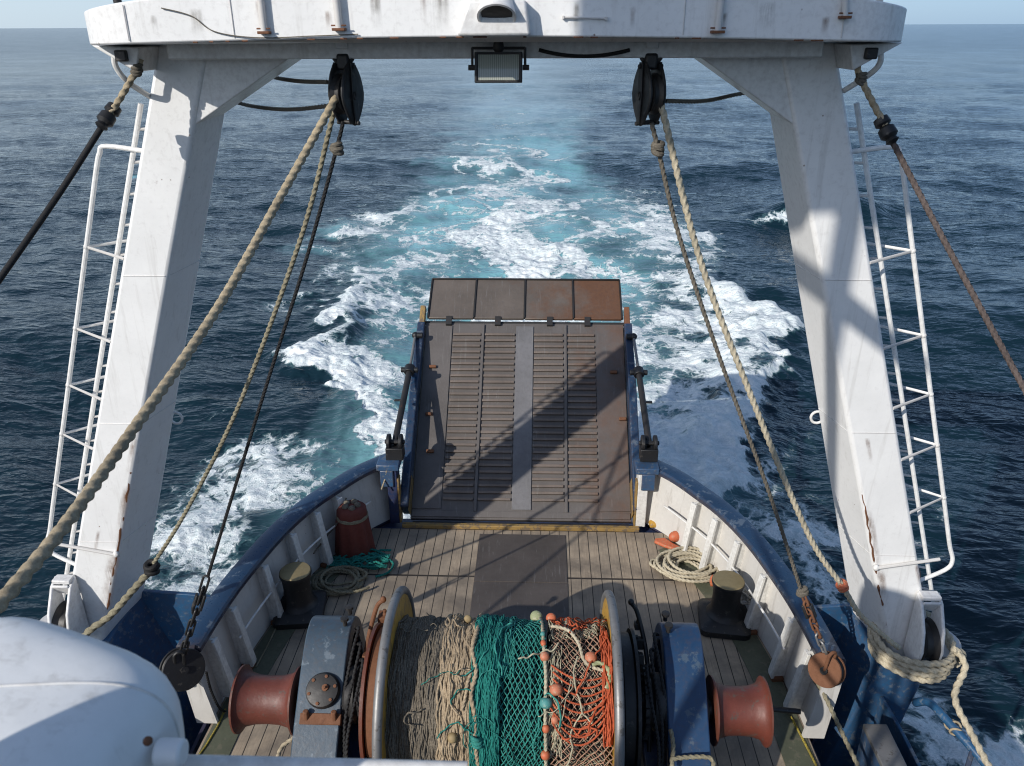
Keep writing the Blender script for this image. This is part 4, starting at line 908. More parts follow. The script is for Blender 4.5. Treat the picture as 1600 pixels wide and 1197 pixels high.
flo = [((851, 1026), .042, .040, 'salmon', 'salmon float at the middle of the float line, well above the teal float'),
       ((869, 1078), .055, .048, 'salmon', 'largest salmon float just above the teal float'),
       ((853, 1099), .056, .045, 'tealfloat', 'teal float on the float line under the largest salmon float'),
       ((853, 1139), .032, .034, 'orange', 'small orange float on the line below the teal float'),
       ((852, 1180), .040, .038, 'orange', 'orange float lowest on the float line at the frame edge'),
       ((849, 1005), .026, .030, 'orange', 'small orange bead float at the top of the line below the tiny teal one'),
       ((848, 991), .024, .022, 'tealfloat', 'tiny teal bead float near the top of the float line'),
       ((861, 966), .050, .034, 'orange', 'orange float lying at the crest of the drum on the float line'),
       ((838, 958), .060, .042, 'palefloat', 'pale green float at the crest of the drum on the green net'),
       ((923, 1028), .055, .048, 'salmon', 'round salmon float on the tan net near the right flange'),
       ((867, 1125), .034, .034, 'salmon', 'small mottled pink float hanging beside the float line'),
       ((707, 1153), .042, .042, 'tanfloat', 'tan ball float on the tan strands left of the green net'),
       ((731, 967), .038, .026, 'tanfloat', 'small tan cork float at the crest of the drum above the tan strands')]
for (px, py), rx, rz, mt, lb in flo:
    R = NR + .045; x, ph = hit(px, py, R); c = D(x, ph, R); A = Matrix.Rotation(ph, 3, 'X')
    m = MB(); n = 20; prof = [(.15, -1.0), (.45, -.97), (.78, -.75), (.96, -.38), (1, 0), (.96, .38), (.78, .75), (.45, .97), (.15, 1.0)]
    A2 = A @ Matrix.Rotation(math.pi / 2, 3, 'X') @ Matrix.Rotation(random.uniform(-.2, .2), 3, 'Y')
    m.loft([[c + A2 @ V((rx * q * math.cos(2 * math.pi * j / n), rx * q * math.sin(2 * math.pi * j / n), rz * h)) for j in range(n)] for q, h in prof])
    tag(m.build('net_float', mt), lb, 'float', 'floats on the nets')

# ================================================================== DECK GEAR
for sg, px in ((1, (1130, 972)), (-1, (470, 957))):
    b = atZ(*px, 0); b.z = 0
    root = thing('bollard', b, 'black mooring bollard with worn brass top on the sunlit deck' if sg > 0 else 'black mooring bollard with worn brass top in the shade of the bulwark', 'bollard', 'mooring bollards')
    def rr(hx, hy, r, n=6):
        out = []
        for cx_, cy_, a0 in ((hx - r, hy - r, 0), (-hx + r, hy - r, 90), (-hx + r, -hy + r, 180), (hx - r, -hy + r, 270)):
            for k in range(n): a = math.radians(a0 + 90 * k / (n - 1)); out.append((cx_ + r * math.cos(a), cy_ + r * math.sin(a)))
        return out
    m = MB(); Rz = Matrix.Rotation(-.12 * sg, 3, 'Z')
    m.loft([[b + Rz @ V((x * q, y * q, z)) for x, y in rr(.31, .33, .09)] for q, z in ((1, .013), (1, .09), (.93, .11), (.70, .15), (.62, .16))]); m.build('base', 'black', root, smooth=40)
    m = MB(); m.lathe([(.235, .155), (.20, .19), (.18, .24), (.172, .42), (.18, .55), (.195, .60), (.205, .63), (.20, .655)], b, 'z', 40); m.build('post', 'black', root)
    m = MB(); m.lathe([(.0, .64), (.196, .655), (.188, .668), (.10, .675), (.0, .677)], b, 'z', 40); m.build('cap', 'brass', root)
    m = MB(); m.lathe([(.0, 0), (.0, 0)], b, 'z', 4)
def coil(name, c, R, turns, r, mat, label, seed, cat='rope coil', squash=.8, spread=.10):
    Rn = random.Random(seed); pts = []; ox = oy = 0
    for k in range(turns):
        rr_ = R * Rn.uniform(.55, 1.0); ox, oy = Rn.uniform(-spread, spread), Rn.uniform(-spread, spread) * .7; z = r * (1 + 1.1 * k * .55); tilt = Rn.uniform(-.06, .06); ph = Rn.uniform(0, 6)
        for j in range(28):
            a = 2 * math.pi * j / 28; q = rr_ * (1 + .06 * math.sin(2 * a + ph))
            pts.append(V(c) + V((ox + q * math.cos(a), oy + q * squash * math.sin(a), z + tilt * q * math.cos(a + ph) + .004 * math.sin(5 * a))))
    sm = [sum((pts[min(max(i + d, 0), len(pts) - 1)] for d in range(-3, 4)), V((0, 0, 0))) / 7 for i in range(len(pts))]
    for p in sm: p.z = max(p.z, r + .012)
    m = MB(); m.rope(sm, r); return m
c = atZ(1072, 893, 0)
m = coil('rope_coil', c, .44, 11, .022, 'palerope', '', 3)
m.rope(spline([c + V((-.3, .1, .03)), c + V((-.42, .22, .03)), c + V((-.48, .12, .03)), c + V((-.38, .02, .03)), c + V((-.2, .05, .05))], 8), .022)
tag(m.build('rope_coil', 'palerope', smooth=60), 'heap of pale coiled rope on the planks behind the sunlit bollard', 'rope coil')
c = atZ(535, 912, 0); m = coil('rope_coil', c, .38, 7, .020, 'olive', '', 5, spread=.08); tag(m.build('rope_coil', 'olive', smooth=60), 'dull olive rope coil on the shaded deck in front of the green rope', 'rope coil')
c = atZ(560, 884, 0); m = MB()
Rn = random.Random(4)
for k in range(13):
    y0 = Rn.uniform(-.16, .16); pts = [c + V((-.42 + .84 * t, y0 + .10 * math.sin(t * 5 + k) + .10 * t, .03 + Rn.uniform(0, .09) * math.sin(math.pi * t) + .02)) for t in np.linspace(0, 1, 12)]
    m.rope(spline(pts, 3), .017)
m.rope(spline([c + V((.40, .1, .05)), c + V((.50, .02, .03)), c + V((.46, -.18, .03)), c + V((.30, -.28, .03))], 6), .017)
tag(m.build('rope_heap', 'green', smooth=60), 'heap of teal green rope on the shaded deck beside the red canvas bundle', 'rope heap')
rope_thing('rope', [p + V((0, 0, .02)) for p in spline([atZ(583, 862, 0), atZ(596, 866, 0), atZ(604, 878, 0), atZ(598, 890, 0)], 8)], .014, 'manila', 'short end of tan rope curling on the deck by the red canvas bundle')
b = atZ(556, 862, 0); root = thing('canvas_bundle', b, 'dark red pleated canvas bundle standing upright by the shaded bulwark, tied with rope', 'canvas bundle')
rm = lambda i, a: 1 + .07 * math.cos(9 * a + i * .1) * (1 if i < 7 else .4)
m = MB(); m.lathe([(.0, .01), (.26, .01), (.275, .06), (.262, .2), (.245, .35), (.23, .5), (.222, .58), (.20, .62), (.215, .66), (.205, .74), (.17, .78), (.0, .80)], b, 'z', 72, rmod=rm); m.build('cover', 'canvas', root, smooth=60)
m = MB(); m.torus(b + V((0, 0, .62)), .212, .016, 'z', 32, 8); m.torus(b + V((0, 0, .645)), .210, .014, 'z', 32, 8); m.build('rope_tie', 'olive', root)
m = MB()
for k in range(5): a = k * 1.26; m.ell(b + V((.09 * math.cos(a), .09 * math.sin(a), .80)), (.05, .05, .04), 10, 6, bump=.1)
m.build('knots', 'darkfibre', root)
for sg, px, mt, lb in ((1, (1172, 935), 'wool', 'whitish frayed rope lashing between the sunlit bollard and the bulwark'), (-1, (437, 930), 'wool', 'whitish frayed rope lashing beside the shaded bollard')):
    c = atZ(*px, .30 if sg > 0 else .12); m = MB(); Rn = random.Random(9 + sg)
    for k in range(9):
        pts = [c + V((Rn.uniform(-.07, .07), Rn.uniform(-.05, .05), Rn.uniform(-.05, .06))) + V((sg * .36 * (t - .5) * (1 if sg > 0 else .8), -.16 * (t - .5), .05 * math.sin(7 * t + k))) for t in np.linspace(0, 1, 7)]
        m.rope(spline(pts, 4), .016)
    tag(m.build('rope_lashing', mt, smooth=60), lb, 'rope lashing', 'pale lashings at the bollards')
c = atZ(1056, 838, .09); m = MB(); m.ell(c, (.115, .08, .085), 18, 10, Matrix.Rotation(.4, 3, 'Z')); root = tag(m.build('buoy', 'orange'), 'small orange red buoy in the corner below the sunlit stern post', 'buoy')
m = MB(); m.ell(c + V((.11, .03, .02)), (.045, .03, .04), 10, 6); m.build('lug', 'orange', root)
c = atZ(1042, 853, 0); m = MB(); m.loft([[c + V((x * q, y * q, z)) for x, y in ((-.16, .12), (-.02, .14), (.10, -.02), (.19, -.10), (.12, -.16), (-.06, -.06), (-.18, .04))] for q, z in ((1, .013), (1.02, .04), (.9, .06))]); tag(m.build('mat', 'orange', bevel=.01), 'flat worn orange red rubber mat on the planks beside the pale rope coil', 'mat')
c = atZ(1022, 820, .0); m = MB(); m.loft([[c + V((x * q, y * q, z)) for x, y in ((-.10, .1), (.14, .06), (.12, -.1), (-.08, -.12))] for q, z in ((1, .013), (.9, .08), (.6, .10))]); tag(m.build('sponge', 'yellow', bevel=.02), 'small mustard yellow block in the shadowed stern corner', 'block')
c = atZ(1112, 915, .06); m = MB(); m.ell(c + V((0, 0, .08)), (.035, .05, .09), 12, 8, bump=.04); tag(m.build('tag', 'orange'), 'bright orange scrap hanging against the sunlit bollard', 'scrap')
rope_thing('deck_line', [atZ(x, y, .02) for x, y in ((438, 955), (432, 980), (415, 1015), (400, 1042))], .010, 'olive', 'thin tan line on the deck from the shaded bollard toward the warping head')
rope_thing('deck_line', [atZ(x, y, .02) for x, y in ((352, 1108), (340, 1135), (322, 1165), (300, 1195), (285, 1220))], .012, 'yellowrope', 'thin yellow line along the shaded deck edge by the searchlight')
rope_thing('deck_line', [atZ(x, y, .02) for x, y in ((1236, 1120), (1252, 1150), (1270, 1185), (1285, 1215))], .013, 'yellowrope', 'thin yellow line along the deck edge below the blue gantry foot')
rope_thing('hanging_line', [atZ(604, 735, .95), atZ(602, 748, .8), atZ(596, 765, .7)], .012, 'manila', 'short tan line hanging from the cap rail by the shaded stern post')
rope_thing('bulwark_line', spline([atZ(490, 865, .35), atZ(512, 836, .42), atZ(530, 812, .6), atZ(541, 778, .85)], 8), .012, 'greyrope', 'grey line slung along the shaded bulwark to the red canvas bundle')
rope_thing('bulwark_line', [atZ(1082, 800, .55), atZ(1076, 815, .4), atZ(1066, 834, .12)], .010, 'greyrope', 'thin grey line from the sunlit pipe down to the orange buoy')
rope_thing('frame_line', spline([atZ(1048, 1140, 1.2), atZ(1052, 1165, 1.15), atZ(1050, 1200, 1.05)], 6) + spline([atZ(1050, 1186, 1.1), atZ(1080, 1183, 1.1), atZ(1112, 1186, 1.1), atZ(1114, 1215, 1.0)], 6), .020, 'olive', 'tan rope tied across the foot of the dark blue winch frame')
rope_thing('frame_line', spline([atZ(470, 1128, 1.1), atZ(462, 1150, 1.05), atZ(440, 1168, 1.0), atZ(430, 1200, .95)], 6), .020, 'manila', 'tan rope tied round the foot of the grey blue winch frame')
# ================================================================== NEAR THINGS: wheelhouse roof, searchlight, added shade rig
root = thing('wheelhouse', (0, -6.0, 0), 'white wheelhouse behind the camera, with a block added for shade', 'wheelhouse')
m = MB(); m.box((-.1, -6.0, 2.6), (6.0, 4.0, 5.1)); m.build('walls', 'white', root)
m = MB(); m.box((-3.55, -4.0, 2.65), (1.1, 4.0, 5.2)); m.build('side_shade_block', 'white', root)  # unseen block put in to shade the right end of the winch
m = MB(); m.box((-.1, -6.0, 5.22), (6.1, 4.1, .12)); m.build('roof', 'white', root, bevel=.02)
m = MB()
for x in (-2.6, -1.6, -.55, .55, 1.6, 2.6): m.box((x, -3.99, 4.1), (.8, .02, .9))
m.build('window', 'black', root)
a, b = atD(275, 1193, 2.0), atD(600, 1201, 2.0)
m = MB(); m.tube([a, b, b + (b - a) * .4], .022, 12); m.tube([a, V((a.x, a.y, .0))], .022, 12); m.tube([b, V((b.x, b.y, .0))], .022, 12); tag(m.build('handrail', 'white_rail'), 'white handrail just showing along the bottom edge beside the searchlight', 'handrail')
# searchlight: rounded white housing seen from above and behind
c = atD(42, 1218, 1.95); root = thing('searchlight', c + V((0, 0, -.36)), 'large out of focus white rounded searchlight housing in the near lower left corner', 'searchlight')
def sup(p, n): return (abs(p[0]) ** n + abs(p[1]) ** n + abs(p[2]) ** n) ** (-1 / n)
def superell(c, rad, n, A, cut=None, N=64, Mr=40):
    m = MB(); rings = []
    for i in range(Mr + 1):
        t = math.pi * (i + .01) / (Mr + .02); ring = []
        for j in range(N):
            a = 2 * math.pi * j / N; d = (math.sin(t) * math.cos(a), math.sin(t) * math.sin(a), math.cos(t)); s = sup(d, n)
            p = V((d[0] * s * rad[0], d[1] * s * rad[1], d[2] * s * rad[2])); ring.append(V(c) + A @ p)
        rings.append(ring)
    return m.loft(rings)
A = Matrix.Rotation(math.radians(-14), 3, 'Z') @ Matrix.Rotation(math.radians(8), 3, 'Y')
superell(c, (.325, .27, .315), 4.0, A).build('housing', 'gel', root, smooth=80)
ax, ay, az_ = .325, .27, .315
def shell(u, v): 
    dv = (math.sin(v) * math.cos(u), math.sin(v) * math.sin(u), math.cos(v)); s_ = sup(dv, 4.0) * 1.0
    return V(c) + A @ V((dv[0] * s_ * ax, dv[1] * s_ * ay, dv[2] * s_ * az_))
m = MB(); m.tube([shell(2 * math.pi * t / 80, 1.62) for t in range(80)], .0045, 6, closed=True); m.tube([shell(.55, -math.pi + 2 * math.pi * t / 80) for t in range(80)], .0035, 6, closed=True); m.build('seam', 'white_rail', root)
for t in range(6):
    p = shell(-1.9 + .5 * t, 1.48); m = MB(); m.ell(p, (.010, .010, .010), 10, 6); m.build('bolt', 'steel', root)
m = MB(); p = shell(-.55, 1.15); m.box(p, (.05, .04, .06), A); m.tube([p + V((-.05, -.02, .02)), p + V((.05, -.02, -.02))], .008, 8); m.build('latch', 'rust', root, bevel=.006)
m = MB(); k = atD(5, 1245, 1.70)
cyl(m, k, A @ align(V((0, -1, .9))), [(.145, -.10), (.145, .0), (.135, .015), (.12, .0), (.115, -.02), (0, -.03)], 40); m.build('bezel', 'gel', root)
m = MB(); h = atD(268, 1176, 1.86); m.tube([h + V((-.035, 0, 0)), h + V((.03, 0, 0))], .032, 16); m.build('hinge', 'gel', root, bevel=.008)
m = MB(); m.ell(atD(231, 1158, 1.78), (.011, .011, .011), 10, 6); m.build('bolt', 'rust', root)
m = MB(); m.tube([c + V((0, 0, -.3)), V((c.x, c.y - .05, 0.01))], .06, 14); m.build('stand', 'gel', root)
# unseen rig added beside the camera, shaped so its shade falls on the gantry
root = thing('shade_caster', (-3.05, .1, 0), 'unseen white rig of pole, bar and boxes added to cast shade', 'shade_caster')
m = MB(); m.box((-1.02, .62, 5.70), (.36, .2, .86)); m.build('shade_block', 'white', root, bevel=.03)  # unseen block added to shade part of the searchlight
m = MB(); m.tube([V((-1.02, .62, 0)), V((-1.02, .62, 5.28))], .05, 12); m.build('shade_block_post', 'white', root)
m = MB(); m.tube([V((-3.05, .1, 0)), V((-3.05, .1, 13.0))], .09, 16); m.build('pole', 'white', root)
m = MB(); m.prism([(-4.5, 11.0), (-3.75, 10.68), (-3.0, 10.72), (-2.3, 10.95), (-2.2, 12.5), (-4.5, 12.5)], -.1, .3); m.build('shade_box', 'white', root, bevel=.03)  # added box, outline shaped to shade the beam and right leg
m = MB(); m.tube([V((-4.1, .1, 10.6)), V((-2.3, .1, 9.25))], .11, 12); m.build('shade_bar', 'white', root)  # added bar for a slanting band of shade on the right leg

# ================================================================== SEA
def ocean_tile(N, L, wind, V0, seed, lo=0., spread=2):
    r = np.random.default_rng(seed); k1 = 2 * np.pi * np.fft.fftfreq(N, L / N); kx, ky = np.meshgrid(k1, k1, indexing='xy'); k = np.hypot(kx, ky); k[0, 0] = 1e-6
    Lw = V0 * V0 / 9.81; c = (kx * math.cos(wind) + ky * math.sin(wind)) / k
    Ph = np.exp(-1 / (k * Lw) ** 2) / k ** 4 * (np.abs(c) ** spread * .92 + .08) * np.exp(-(k * .05) ** 2); Ph[k < lo] = 0; Ph[0, 0] = 0
    h = (r.standard_normal((N, N)) + 1j * r.standard_normal((N, N))) * np.sqrt(Ph)
    H = np.fft.ifft2(h).real; s = H.std(); dx = np.fft.ifft2(-1j * kx / k * h).real / s; dy = np.fft.ifft2(-1j * ky / k * h).real / s
    return H / s, dx, dy
def samp(T, L, x, y):
    N = T.shape[0]; u, v = x / L * N, y / L * N; i, j = np.floor(u).astype(int), np.floor(v).astype(int); fu, fv = u - i, v - j
    i0, i1, j0, j1 = i % N, (i + 1) % N, j % N, (j + 1) % N
    return T[j0, i0] * (1 - fu) * (1 - fv) + T[j0, i1] * fu * (1 - fv) + T[j1, i0] * (1 - fu) * fv + T[j1, i1] * fu * fv
ss = lambda a, b, x: (lambda t: t * t * (3 - 2 * t))(np.clip((x - a) / (b - a), 0, 1))
gt = [rng.standard_normal((256, 256)) for _ in range(4)]
def vnoise(x, y, s, q=0):                                   # smooth value noise
    T = gt[q]; u, v = x / s, y / s; i, j = np.floor(u).astype(int), np.floor(v).astype(int); fu, fv = u - i, v - j; fu = fu * fu * (3 - 2 * fu); fv = fv * fv * (3 - 2 * fv)
    g = lambda a, b: T[b % 256, a % 256]
    return g(i, j) * (1 - fu) * (1 - fv) + g(i + 1, j) * fu * (1 - fv) + g(i, j + 1) * (1 - fu) * fv + g(i + 1, j + 1) * fu * fv
def fbm(x, y, s, o=4, q=0): return sum(vnoise(x + 31.7 * i, y - 17.3 * i, s / 2 ** i, q) * .55 ** i for i in range(o))
# polar sheet, fine where the photo looks, coarse elsewhere
az = np.concatenate([np.radians(np.linspace(-180, -44, 60))[:-1], np.radians(np.linspace(-44, 44, 1150)), np.radians(np.linspace(44, 180, 60))[1:]])
hC = CAMP.z - SEA
dep = np.concatenate([np.radians(np.linspace(68, 47, 90))[:-1], np.radians(np.linspace(47, .03, 960))])
rad = hC / np.tan(dep); rad = np.concatenate([[.5], rad])
Rg, Ag = np.meshgrid(rad, az, indexing='ij')
X = CAMP.x + Rg * np.sin(Ag - yaw * 0); Y = Rg * np.cos(Ag)
foot = Rg ** 2 / hC / 800.
T1 = ocean_tile(512, 83., 1.25, 7.0, 5); T2 = ocean_tile(512, 23.7, 1.75, 3.6, 8, lo=1.2, spread=1)
c2, s2 = math.cos(.5), math.sin(.5); X2, Y2 = X * c2 - Y * s2, X * s2 + Y * c2
w1 = 1 / (1 + (foot / 5.) ** 2); w2 = 1 / (1 + (foot / 1.3) ** 2)
A1, A2 = .150, .036
calm = 1 - .7 * np.exp(-((X + .03 * Y) / (4 + .045 * Y)) ** 2) * ss(50, 90, Y)                    # the flattened slick far down the wake
Zs = w1 * A1 * samp(T1[0], 83., X, Y) * calm + w2 * A2 * samp(T2[0], 23.7, X2, Y2) * calm
DX = w1 * A1 * 1.1 * samp(T1[1], 83., X, Y); DY = w1 * A1 * 1.1 * samp(T1[2], 83., X, Y)
# ---- wake
xc = -.036 * (Y - 11) + .0 * X; u = X - xc
n1, n2, n3 = fbm(X, Y, 5.0, 4, 0), fbm(X, Y, 1.6, 4, 1), fbm(X, Y, 11., 3, 2)
v = Y
near = ss(6, 11.5, v)
# propeller wash
hw = 2.1 + .012 * np.clip(v - 20, 0, 60)
mean = 2.1 * np.sin(v * 2 * np.pi / 10.5 + .79) * ss(24, 40, v)
core = np.clip(1 - np.abs(u - mean * .6 + .55 * n2 + .4 * n1) / hw, 0, 1) ** .6
D_core = core * (1.08 - .50 * ss(30, 56, v) - .50 * ss(52, 84, v)) * ss(9, 13, v)
# meandering foam threads at its edge
def thread(off, amp, lam, ph, wd, y0, y1):
    xx = off + amp * np.sin(v * 2 * np.pi / lam + ph) + .5 * n1 + .25 * n2
    return np.exp(-((u - xx) / wd) ** 2) * ss(y0, y0 + 6, v) * (1 - ss(y1 - 10, y1, v))
D_th = np.maximum.reduce([.82 * thread(.9, 2.3, 10.5, .79, .36, 24, 76), .70 * thread(-.4, 2.5, 10.5, .4, .28, 28, 80), .62 * thread(-2.4, 1.8, 10.5, 1.3, .26, 28, 74), .5 * thread(2.6, 1.3, 8., 3.2, .22, 28, 66)])
# aerated turquoise water
tq = np.clip(1.2 - np.abs(u + (1.1 * n1 + .8 * n3) * ss(20, 40, v)) / (4.2 + .05 * np.clip(v - 25, 0, 80) + (1.3 * n3 + .8 * n2) * ss(20, 40, v)), 0, 1) ** .8 * ss(10, 16, v) * (1 - .75 * ss(55, 130, v)) * (1 - ss(110, 320, v)) * np.clip(1.0 + .30 * fbm(X * 1.6, Y * .35, 2.2, 4, 3), .5, 1.3)
tq = tq * (.70 + .30 * np.clip(n3 + .4, 0, 1)) + .5 * np.exp(-((u - 4.6 - .8 * n1 - .9 * n3 - .3 * n2) / 1.4) ** 2) * ss(20, 32, v) * (1 - ss(62, 84, v)) + .25 * np.exp(-((u + 4.4) / 1.6) ** 2) * ss(22, 30, v) * (1 - ss(50, 66, v))
slick = np.exp(-((u) / (3.4 + .035 * v)) ** 2) * ss(45, 90, v) * .9 * np.clip(1 + .35 * fbm(X, Y * .3, 3., 3, 2), .4, 1.3)
# diverging stern waves
def arm(sg):
    s = sg * (X - .0)
    y0 = 13.0; t = np.clip((v - y0) / 12.0, 0, 1.6)
    out = 2.6 + 5.7 * np.clip(t, 0, 1) ** .85 + (.6 if sg > 0 else 0) * t                # outer edge of the white water
    out = np.where(v > y0 + 12, out - .16 * (v - y0 - 12), out) + .45 * n2 + .5 * n1
    edge = ss(0, .55, out - s)
    width = 2.2 + 1.3 * t
    fill = np.exp(-np.clip(out - s, 0, 99) / width)
    d = edge * ss(-.5, 1.5, s) * (.30 + .80 * fill) * ss(11.0, 14.5, v) * (1 - .65 * ss(24.5, 33, v)) * (1 - ss(34, 50, v))
    d = d * np.clip(1.0 + .62 * fbm(X * 1.0, Y * .8, 1.7, 3, 1) * ss(.15, 1.6, out - s), .25, 1.1)
    return d, out, s
dR, oR, sR = arm(1); dL, oL, sL = arm(-1)
# hull-side foam, nearer the camera
side = np.zeros_like(X)
for sg, k0 in ((-1, 1.0), (1, .50)):
    s = sg * X; c0 = 4.9 + .10 * (v - 8) + (.9 if sg > 0 else 0)
    side += k0 * .80 * np.exp(-((s - c0 + .7 * n1) / (1.9 if sg < 0 else 1.3)) ** 2) * ss(4, 7, v) * (1 - ss(14, 20, v)) * (.75 + .35 * np.clip(n1 + .3, 0, 1))
side += .50 * np.exp(-((X - 7.0 - .35 * (v - 6) + .8 * n1) / .9) ** 2) * (1 - ss(7.5, 10, v)) + .5 * np.exp(-((-X - 6.0) / .5) ** 2) * np.exp(-((v - 8.0) / .9) ** 2)
# lacy patches behind the arms
lace = .42 * np.clip(1 - np.abs(np.abs(u) - (5.9 + .03 * v)) / 3.0, 0, 1) * ss(22, 27, v) * (1 - ss(42, 58, v)) * np.clip(.75 + .6 * n1, 0, 1.2)
# crests breaking a little on the right hand swell
foam = np.maximum.reduce([D_core, D_th, dR, dL, side, lace]) + .12 * tq * ss(12, 20, v) * (1 - ss(40, 60, v))
foam = np.clip(foam + .18 * n2 * (foam > .05) * (1 - ss(.85, 1., foam)), 0, 1.05)
# relief of the wake
ridge = lambda out, s: np.exp(-((s - out + .9) / 1.0) ** 2)
Zs += (.38 * ridge(oR, sR) + .30 * ridge(oL, sL)) * ss(12, 16, v) * (1 - ss(25, 36, v))
Zs += 1.25 * np.exp(-((X - 14.5 + .12 * (v - 39)) / 4.5) ** 2) * np.exp(-((v - 40.5 - .32 * (X - 12)) / 1.5) ** 2) + .5 * np.exp(-((X - 13) / 4.5) ** 2) * np.exp(-((v - 56 - .2 * (X - 13)) / 2.) ** 2)
Zs += np.clip(foam, 0, 1) * (.028 * n2 + .030 * fbm(X, Y, .40, 3, 3)) * w2 * ss(.3, .8, foam) * 1.5
Zs += .12 * np.clip(tq, 0, 1) * n1 * w1 * .7
crest = np.exp(-((X - 13 + .12 * (v - 39)) / 2.6) ** 2) * np.exp(-((v - 39.6 - .32 * (X - 12)) / .5) ** 2)
foam = np.maximum(foam, .72 * crest)
hull_in = (np.abs(X) < 3.0) & (Y < 10.0)
Zs = np.where(hull_in, -.6, Zs)
co = np.stack([X + DX, Y + DY, SEA + Zs], -1).reshape(-1, 3).astype(np.float32)
nr, na = X.shape
idx = np.arange(nr * na).reshape(nr, na)
q = np.stack([idx[:-1, :-1], idx[:-1, 1:], idx[1:, 1:], idx[1:, :-1]], -1).reshape(-1, 4)
q = q[:, ::-1]
me = bpy.data.meshes.new('sea'); me.vertices.add(len(co)); me.vertices.foreach_set('co', co.ravel())
me.loops.add(q.size); me.loops.foreach_set('vertex_index', q.ravel().astype(np.int32)); me.polygons.add(len(q))
me.polygons.foreach_set('loop_start', np.arange(0, q.size, 4, dtype=np.int32)); me.polygons.foreach_set('loop_total', np.full(len(q), 4, np.int32))
me.polygons.foreach_set('use_smooth', np.ones(len(q), bool)); me.update(calc_edges=True)
for nm, arr in (('foam', foam), ('aerated', np.clip(tq, 0, 1)), ('slick', slick), ('far', ss(40, 450, Rg))):
    at = me.attributes.new(nm, 'FLOAT', 'POINT'); at.data.foreach_set('value', arr.ravel().astype(np.float32))
def sea_mat():
    k = NT('sea_water'); g = k.node('ShaderNodeNewGeometry'); P = g.outputs['Position']
    att = lambda n: k.node('ShaderNodeAttribute', attribute_name=n).outputs['Fac']
    fo, tqv, sl = att('foam'), att('aerated'), att('slick')
    flat = k.node('ShaderNodeMapping'); flat.inputs['Scale'].default_value = (1, .9, .3); k.link(P, flat.inputs['Vector']); Q = flat.outputs[0]
    # warped cellular lace
    nz = k.node('ShaderNodeTexNoise', Scale=.9, Detail=5, Roughness=.6); k.link(Q, nz.inputs['Vector'])
    va = k.node('ShaderNodeVectorMath', operation='MULTIPLY_ADD'); k.link(nz.outputs['Color'], va.inputs[0]); va.inputs[1].default_value = (1.0, 1.0, 0); k.link(Q, va.inputs[2]); W = va.outputs[0]
    def cell(scale):
        vo = k.node('ShaderNodeTexVoronoi', feature='DISTANCE_TO_EDGE', Scale=scale, Randomness=1.0); k.link(W, vo.inputs['Vector']); return vo.outputs['Distance']
    e1, e2, e3 = cell(.80), cell(2.3), cell(7.0)
    fine = k.noise(W, 6.5, 8, .72); fine2 = k.noise(Q, 2.0, 9, .70, .8); grain = k.noise(P, 34, 4, .7)
    hgt = k.math('SUBTRACT', 1.0, k.math('MULTIPLY', e1, 1.6))
    hgt = k.math('MULTIPLY', hgt, .72)
    hgt = k.math('ADD', hgt, k.math('MULTIPLY', k.math('SUBTRACT', 1.0, k.math('MULTIPLY', e2, 3.6)), .26))
    hgt = k.math('ADD', hgt, k.math('MULTIPLY', k.math('SUBTRACT', 1.0, k.math('MULTIPLY', e3, 9.)), .07))
    hgt = k.math('ADD', hgt, k.math('MULTIPLY', fine, .35)); hgt = k.math('ADD', hgt, k.math('MULTIPLY', k.math('SUBTRACT', fine2, .5), .38))
    hgt = k.math('ADD', hgt, k.math('MULTIPLY', k.math('SUBTRACT', grain, .5), .16))      # roughly 0.3 .. 1.1
    thr = k.math('SUBTRACT', 1.24, k.math('MULTIPLY', fo, 1.04))
    msk = k.math('MULTIPLY', k.math('SUBTRACT', hgt, thr), 4.6, clamp=True)
    msk = k.math('MULTIPLY', msk, k.math('MULTIPLY', fo, 6.0, clamp=True))
    soft = k.math('MULTIPLY', k.math('SUBTRACT', hgt, k.math('SUBTRACT', thr, .22)), 1.6, clamp=True); soft = k.math('MULTIPLY', soft, k.math('MULTIPLY', fo, 3.0, clamp=True))
    water = k.mix(k.math('MULTIPLY', tqv, .95, clamp=True), (.004, .018, .027), (.20, .43, .47))
    water = k.mix(k.math('MULTIPLY', sl, .6, clamp=True), water, (.05, .12, .15))  # slick colour lightened to stand for the sky its calm water reflects
    water = k.mix(k.math('MULTIPLY', soft, .62), water, (.17, .36, .39))
    fc = k.mix(k.ramp(k.math('ADD', k.math('MULTIPLY', fine, .6), k.math('MULTIPLY', grain, .4)), .38, .58), (.42, .52, .54), (.84, .86, .85)); fc = k.mix(k.math('MULTIPLY', k.math('SUBTRACT', fo, .62), 1.5, clamp=True), fc, k.mix(k.ramp(fine2, .38, .62), (.60, .68, .69), (.90, .91, .90)))
    k.link(k.mix(msk, water, fc), k.b.inputs['Base Color'])
    k.link(k.math('ADD', k.math('ADD', .06, k.math('MULTIPLY', att('far'), .12)), k.math('MULTIPLY', msk, .7), clamp=True), k.b.inputs['Roughness'])
    k.b.inputs['IOR'].default_value = 1.333
    k.link(k.math('SUBTRACT', .5, k.math('MULTIPLY', msk, .35)), k.b.inputs['Specular IOR Level'])
    def crests(scale, sx, sy, rot, pw, det):
        mp = k.node('ShaderNodeMapping'); mp.inputs['Scale'].default_value = (sx, sy, .4); mp.inputs['Rotation'].default_value = (0, 0, rot); k.link(P, mp.inputs['Vector'])
        n = k.noise(mp.outputs[0], scale, det, .55, .35); r = k.math('SUBTRACT', 1.0, k.math('ABSOLUTE', k.math('MULTIPLY', k.math('SUBTRACT', n, .5), 3.2)), clamp=True)
        return k.math('POWER', r, pw)
